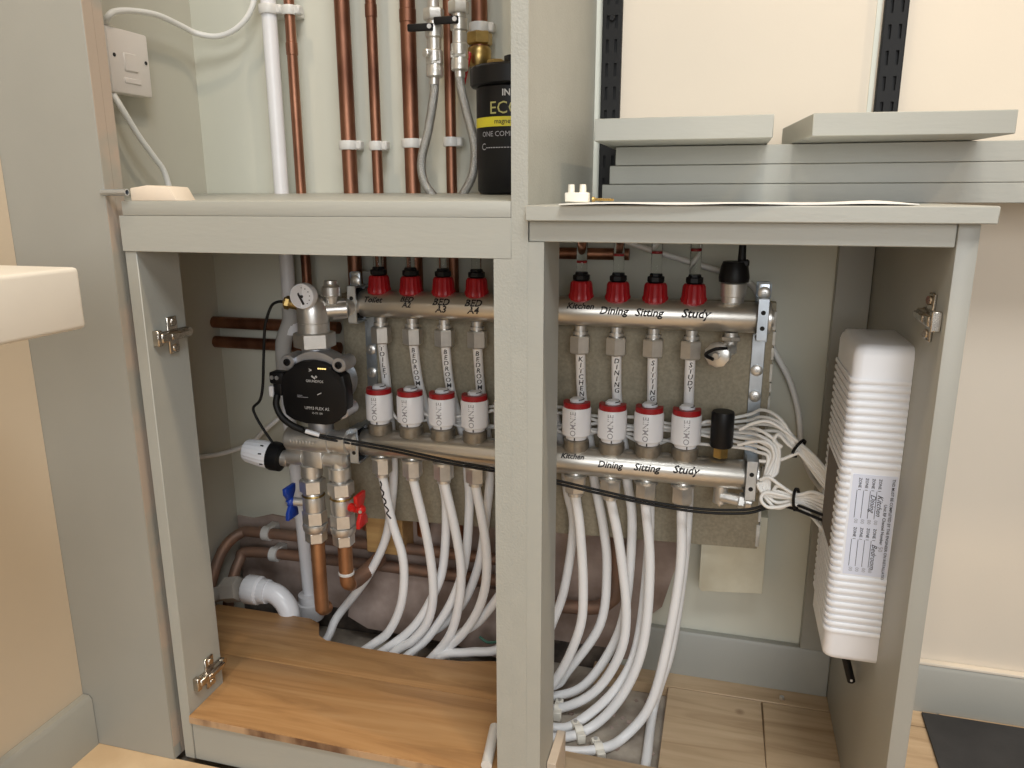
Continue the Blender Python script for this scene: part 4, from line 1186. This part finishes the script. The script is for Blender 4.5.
cable('mains_cable', [(0.060, 1.118, 0.575), (0.078, 1.120, 0.537), (0.101, 1.120, 0.497), (0.117, 1.120, 0.450), (0.125, 1.118, 0.40), (0.139, 1.105, 0.366), (0.150, 1.06, 0.36)], 0.0042, CABLEW, 'white cable dropping behind the right bracket towards the wiring box', GW)
cable('mains_cable', [(-0.24, 1.120, 0.690), (-0.19, 1.12, 0.694), (-0.15, 1.12, 0.690), (-0.09, 1.12, 0.672), (-0.03, 1.12, 0.655), (0.04, 1.12, 0.63), (0.062, 1.118, 0.58)], 0.0042, CABLEW, 'white cable behind the flow meters under the worktop', GW)

# pump cables
cable('sensor_lead', [(-0.606, 0.980, 0.602), (-0.616, 0.979, 0.602), (-0.628, 0.979, 0.594), (-0.640, 0.979, 0.565), (-0.6465, 0.979, 0.52), (-0.652, 0.979, 0.475), (-0.659, 0.979, 0.452), (-0.671, 0.979, 0.440), (-0.669, 0.979, 0.428), (-0.659, 0.980, 0.408), (-0.645, 0.984, 0.383)], 0.0021, BLACKC,
      'thin black sensor lead looping from the temperature gauge to the thermostatic head', 'black leads')
cable('pump_lead', [(-0.6165, 0.960, 0.468), (-0.6160, 0.955, 0.454), (-0.608, 0.953, 0.438), (-0.592, 0.953, 0.426), (-0.575, 0.955, 0.419)], 0.0050, BLACKC, 'thick black lead coming out of the pump plug', 'black leads')
o = cable('sensor_lead', [(-0.580, 0.954, 0.421), (-0.560, 0.957, 0.414), (-0.522, 0.972, 0.4045), (-0.478, 0.982, 0.3965), (-0.435, 0.985, 0.391), (-0.358, 0.988, 0.380), (-0.284, 0.988, 0.3735), (-0.209, 0.988, 0.366), (-0.142, 0.988, 0.3565), (-0.074, 0.986, 0.3485), (-0.009, 0.984, 0.346), (0.048, 0.984, 0.351), (0.075, 0.984, 0.3610), (0.10, 0.98, 0.368), (0.139, 0.93, 0.375)], 0.0019, BLACKC,
      'upper of the twin black leads running along the lower manifold bar', 'black leads')
build('white_sleeve', MB().cyl((-0.571, 0.9550, 0.4180), (-0.552, 0.9605, 0.4118), 0.0034, seg=12), WHITE, o)
cable('sensor_lead', [(-0.580, 0.955, 0.417), (-0.560, 0.958, 0.410), (-0.522, 0.973, 0.3995), (-0.478, 0.983, 0.3915), (-0.435, 0.986, 0.3860), (-0.358, 0.989, 0.375), (-0.284, 0.989, 0.3690), (-0.209, 0.989, 0.3610), (-0.142, 0.989, 0.3515), (-0.074, 0.987, 0.3440), (-0.009, 0.985, 0.341), (0.048, 0.984, 0.346), (0.075, 0.984, 0.3560), (0.10, 0.98, 0.362), (0.139, 0.93, 0.368)], 0.0019, BLACKC,
      'lower of the twin black leads running along the lower manifold bar', 'black leads')

# ================================================================== wiring box
BX0, BX1, BY0, BY1, BZ0, BZ1 = 0.1368, 0.1950, 0.8465, 0.966, 0.233, 0.600
wb = thing('wiring_box', 'white ribbed wiring box with a handwritten label, fixed to the right cupboard panel', 'wiring box', (BX1, 0.91, BZ0))
m = MB()
def ring(d, z):
    # rounded outline of the cover, drawn in by d on its free sides
    x0, y0, y1, R = BX0 + 0.0012 + d, BY0 + 0.0012 + d, BY1 - d, 0.010
    q = [(BX1, y1), (x0 + R, y1)]
    q += [(x0 + R - R * math.sin(t), y1 - R + R * math.cos(t)) for t in [math.pi * i / 12 for i in range(1, 7)]]
    q += [(x0 + R - R * math.cos(t), y0 + R - R * math.sin(t)) for t in [math.pi * i / 12 for i in range(7)]]
    return [(x, y, z) for x, y in q + [(BX1, y0)]]
lv = [ring(0.010, BZ0), ring(0.005, BZ0 + 0.0012), ring(0.0015, BZ0 + 0.004), ring(0.0, BZ0 + 0.009), ring(0.0, BZ1 - 0.012), ring(0.002, BZ1 - 0.005), ring(0.006, BZ1 - 0.0015), ring(0.012, BZ1)]
nr = len(lv[0])
fs = [tuple(range(nr)), tuple(range(7 * nr + nr - 1, 7 * nr - 1, -1))]
for a in range(7):
    for i in range(nr):
        j = (i + 1) % nr
        fs.append((a * nr + i, a * nr + j, a * nr + nr + j, a * nr + nr + i))
m.raw([p for r_ in lv for p in r_], fs)
bd = build('cover', m, WHITE, wb)
m = MB()
m.box(BX0 + 0.006, BX0 + 0.020, BY1 - 0.040, BY1 - 0.002, BZ1 - 0.010, BZ1 - 0.001, 0.003, 2)
build('cable_knockout', m, WHITE, bd)
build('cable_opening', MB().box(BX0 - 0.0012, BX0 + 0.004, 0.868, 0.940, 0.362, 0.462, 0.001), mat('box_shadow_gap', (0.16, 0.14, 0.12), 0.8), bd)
def rib_mesh(full):
    # L-shaped rounded rib: along the left side and, if full, round the corner and across the front
    pts = []
    y_b = BY1 - 0.006
    R = 0.010
    pts.append((BX0, y_b))
    pts.append((BX0, BY0 + R))
    for i in range(1, 7):
        t = math.pi * i / 12
        pts.append((BX0 + R - R * math.cos(t), BY0 + R - R * math.sin(t)))
    if full:
        pts.append((BX1 - 0.0002, BY0))
    inner = []
    n = len(pts)
    for i, (x, y) in enumerate(pts):
        inner.append((min(max(x, BX0 + 0.004), BX1 - 0.001) if i < 2 else x, y))
    prof = ((0.0, 0.0022), (-0.0010, 0.0004), (-0.0010, -0.0010), (0.0, -0.0022))
    vs, fs = [], []
    for i, (x, y) in enumerate(pts):
        if i < 2:
            nx_, ny_ = -1, 0
        elif i < 8:
            t = math.pi * (i - 1) / 12
            nx_, ny_ = -math.cos(t), -math.sin(t)
        else:
            nx_, ny_ = 0, -1
        for d, dz in ((-0.0025, 0.0020), (0.0, 0.0026), (0.0008, 0.0012), (0.0008, -0.0014), (0.0, -0.0028), (-0.0025, -0.0022)):
            vs.append((x + nx_ * d, y + ny_ * d, 0.40 + dz))
    for i in range(n - 1):
        for j in range(6):
            fs.append((i * 6 + j, i * 6 + (j + 1) % 6, i * 6 + 6 + (j + 1) % 6, i * 6 + 6 + j))
    fs += [tuple(range(6)), tuple(range((n - 1) * 6 + 5, (n - 1) * 6 - 1, -1))]
    return MB().raw(vs, fs)
rf_, rs_ = None, None
z = 0.562
while z > 0.268:
    full = not (0.338 < z < 0.464)
    if full:
        if rf_ is None:
            rf_ = build('rib', rib_mesh(True), WHITE, wb)
            c = rf_
        else:
            c = copy_tree(rf_, wb)
    else:
        if rs_ is None:
            rs_ = build('rib', rib_mesh(False), WHITE, wb)
            c = rs_
        else:
            c = copy_tree(rs_, wb)
    c.location = (0, 0, z - 0.40)
    z -= 0.0083
lb = build('label_sticker', MB().box(0.1495, 0.1935, BY0 + 0.0006, BY0 + 0.0016, 0.3430, 0.4600), LABEL, wb)
def lab(t, x, z, size, mt_=INK, b=0.01):
    # reads downwards, letter tops to the right, left aligned at z
    v, _ = glyphs(t, b)
    u0 = min(p.x for p in v) * size
    print_text('lettering', t, mt_, lb, lambda u, w_: (x + w_, BY0 + 0.0003, z - (u - u0)), size, b)
lab('THIS MUST BE COMPLETED BY THE ENGINEER ON INSTALLATION', 0.1885, 0.4575, 0.00405)
lab('Unit RF Channel Number', 0.1830, 0.4280, 0.0045)
lab('50', 0.1825, 0.3790, 0.0062, GREYINK, 0.0)
for i in range(4):
    x = 0.1755 - i * 0.0066
    for j in range(2):
        z = 0.4565 - j * 0.057
        lab('ZONE 1', x, z, 0.0042)
        lab('00', x - 0.0006, z - 0.0475, 0.0052, GREYINK, 0.0)
        build('ruled_line', MB().box(x - 0.0012, x - 0.0008, BY0 + 0.0001, BY0 + 0.0006, z - 0.046, z - 0.0145), INK, lb)
for t, x, z in (('Kitchen', 0.1760, 0.438), ('Dining', 0.1690, 0.438), ('Bedroom', 0.1758, 0.381)):
    v, _ = glyphs(t, 0.0, 0.4)
    u0 = min(p.x for p in v) * 0.0078
    print_text('handwriting', t, INK, lb, lambda u, w_, x=x, z=z, u0=u0: (x + w_, BY0 + 0.0002, z - (u - u0)), 0.0078, 0.0, 0.4)
tg = build('drop_lead', MB().cyl((0.164, 0.930, 0.237), (0.1885, 0.930, 0.156), 0.0050, seg=16, ch=0.002), BLACK)
tag(tg, 'short black stub of lead hanging below the white wiring box', 'cable')
build('stub_eye', MB().cyl((0.1870, 0.9255, 0.162), (0.1868, 0.9243, 0.162), 0.0016, seg=10), WHITEINK, tg)

# actuator cables: behind the heads, through the loops, into the box
CLAB = ['toilet', 'second', 'third', 'fourth', 'fifth', 'sixth', 'Kitchen', 'Dining', 'Sitting', 'Study']
CL = ['white thin cable from the actuator closest to the pump', 'white thin cable from the second actuator from the pump', 'white thin cable from the third actuator from the pump',
      'white thin cable from the actuator just left of the divider', 'white thin cable from the actuator behind the divider, left', 'white thin cable from the actuator behind the divider, right',
      'white thin cable from the actuator over Kitchen', 'white thin cable from the actuator over Dining', 'white thin cable from the actuator over Sitting', 'white thin cable from the actuator beside the black plug']
rnd = random.Random(11)
for n in range(10):
    x = NX(n)
    z0 = 0.420 + 0.0075 * (n % 5) + rnd.uniform(-0.004, 0.004)
    pts = [(x + 0.012, LY + 0.013, 0.433 + rnd.uniform(-0.004, 0.010)), (x + 0.026, LY + 0.018, z0)]
    xx = x + 0.07
    while xx < -0.01:
        pts.append((xx, LY + 0.028 + rnd.uniform(-0.006, 0.007), z0 + rnd.uniform(-0.013, 0.013)))
        xx += 0.055
    a = n % 5
    if n < 5:
        # over the bracket, fold, tie, box
        pts += [(0.040, 1.032 + 0.004 * a, 0.436 + 0.006 * a), (0.062, 1.022 + 0.003 * a, 0.438 + 0.009 * a), (0.082, 1.014, 0.445 + 0.0065 * a), (0.098, 1.004, 0.441 + 0.003 * a),
                (0.1085, 0.998 + 0.0015 * a, 0.437 + 0.0022 * (a - 2)), (0.120, 0.985, 0.427 + 0.0035 * (a - 2)), (0.134, 0.960, 0.416 + 0.005 * (a - 2)), (0.143, 0.930, 0.412 + 0.005 * (a - 2))]
    else:
        # down in a bend by the end cap, hairpin, tie, box
        k = a - 2
        pts += [(0.036, 1.026 + 0.003 * k, 0.424 + 0.006 * a), (0.060, 1.006, 0.424 + 0.0075 * a), (0.0775 + 0.0028 * k, 0.998, 0.422 + 0.004 * a), (0.0775 + 0.0034 * k, 0.992, 0.405), (0.072 + 0.002 * k, 0.988, 0.392 + 0.001 * k),
                (0.0700 + 0.004 * k, 0.983, 0.386 - 0.004 * a), (0.085, 0.980, 0.3745 + 0.0075 * k), (0.108, 0.976, 0.3765 + 0.0024 * k), (0.126, 0.966, 0.378 + 0.004 * k), (0.143, 0.925, 0.385 + 0.006 * k)]
    cable('actuator_cable', pts, 0.0023, CABLEW, CL[n], 'thin white actuator cables', res=6)
# slack folded in each bundle
SL = ['topmost slack loop of white cable in the upper bundle', 'lower slack loop of white cable in the upper bundle', 'outer slack loop of white cable in the lower bundle', 'inner slack loop of white cable in the lower bundle',
      'slack loop of white cable hanging between the two bundles', 'slack loop of white cable round the end cap of the lower bar']
SP = [[(0.143, 0.930, 0.420), (0.128, 0.972, 0.432), (0.1085, 0.996, 0.4435), (0.090, 1.004, 0.456), (0.070, 1.008, 0.466), (0.052, 1.010, 0.462), (0.035, 1.015, 0.450)],
      [(0.143, 0.935, 0.406), (0.124, 0.976, 0.419), (0.1085, 0.994, 0.4315), (0.094, 1.000, 0.441), (0.083, 1.000, 0.452), (0.078, 0.998, 0.444), (0.088, 0.998, 0.436)],
      [(0.143, 0.925, 0.398), (0.126, 0.962, 0.392), (0.108, 0.972, 0.383), (0.088, 0.976, 0.392), (0.074, 0.980, 0.400), (0.064, 0.984, 0.394)],
      [(0.143, 0.920, 0.352), (0.126, 0.958, 0.362), (0.108, 0.970, 0.3705), (0.088, 0.972, 0.364), (0.074, 0.972, 0.363), (0.066, 0.974, 0.372), (0.074, 0.976, 0.381), (0.108, 0.974, 0.3765)],
      [(0.062, 1.000, 0.414), (0.082, 0.996, 0.417), (0.100, 0.994, 0.427), (0.1085, 0.992, 0.433)],
      [(0.034, 1.005, 0.432), (0.055, 0.998, 0.441), (0.072, 0.994, 0.440), (0.079, 0.992, 0.425), (0.074, 0.990, 0.408), (0.070, 0.988, 0.396)]]
for lbl, pts in zip(SL, SP):
    cable('cable_loop', pts, 0.0023, CABLEW, lbl, 'slack loops of white cable', res=6)
def cable_tie(c, ax, rx, rz, label):
    ax = Vector(ax).normalized()
    u = Vector((0, 0, 1)) - ax * ax.z
    u.normalize()
    v = ax.cross(u)
    pts = [Vector(c) + u * rz * math.cos(2 * math.pi * i / 16) + v * rx * math.sin(2 * math.pi * i / 16) for i in range(17)]
    m = MB()
    vs, fs = [], []
    for p in pts[:-1]:
        d = (p - Vector(c)).normalized()
        for s_, q_ in ((-1, 0), (1, 0), (1, 1), (-1, 1)):
            vs.append(p + ax * 0.0018 * s_ + d * 0.0013 * q_)
    for i in range(16):
        j = (i + 1) % 16
        for k in range(4):
            fs.append((i * 4 + k, i * 4 + (k + 1) % 4, j * 4 + (k + 1) % 4, j * 4 + k))
    m.raw(vs, fs)
    p = Vector(c) - u * rz
    m.box(p.x - 0.003, p.x + 0.003, p.y - 0.0035, p.y + 0.0025, p.z - 0.004, p.z + 0.001, 0.0005)
    tag(build('cable_tie', m, BLACK), label, 'cable tie', 'black cable ties')
cable_tie((0.1085, 0.998, 0.4375), (0.75, -0.5, -0.45), 0.010, 0.0115, 'black cable tie around the upper bundle of white cables')
cable_tie((0.108, 0.974, 0.3775), (0.9, -0.4, 0.05), 0.009, 0.0125, 'black cable tie around the lower bundle of white cables')

# rubble and sawdust on the concrete under the pipes
rub = MB()
rr = random.Random(5)
for i in range(150):
    x = rr.uniform(-0.60, -0.05)
    y = rr.uniform(0.92, 1.075)
    s_ = rr.uniform(0.001, 0.0042)
    rub.box(x - s_, x + s_ * rr.uniform(0.6, 2), y - s_, y + s_, -0.0199, -0.0199 + s_ * rr.uniform(0.5, 1.4), rot=Matrix.Rotation(rr.uniform(0, 3), 3, 'Z'))
o = build('floor_rubble', rub, PLASTER)
tag(o, 'loose plaster crumbs and dust on the bare concrete under the pipes', 'rubble')
o['kind'] = 'stuff'

# plasterboard offcut and a scrap of green wire behind the pipes
pb = MB().prism([(-0.600, 0.030), (-0.560, 0.014), (-0.42, 0.012), (-0.30, -0.004), (-0.243, -0.002), (-0.243, 0.108), (-0.33, 0.112), (-0.45, 0.116), (-0.56, 0.118), (-0.595, 0.080)], 'y', 1.1155, 1.1285, 0.0012)
for v in pb.bm.verts:
    v.co.y -= max(0.0, 0.10 - v.co.z) * 0.22
tag(build('plasterboard_offcut', pb, PLASTER), 'dusty pink plasterboard offcut leaning on the back wall behind the white pipes', 'offcut')
tag(build('wire_scrap', MB().tube([(-0.262, 1.05, 0.066), (-0.285, 1.045, 0.074), (-0.305, 1.04, 0.066), (-0.325, 1.045, 0.058), (-0.340, 1.05, 0.062)], 0.0022, 8), mat('green_wire', (0.10, 0.26, 0.19), 0.6)),
    'small scrap of green wire low behind the divider', 'wire')
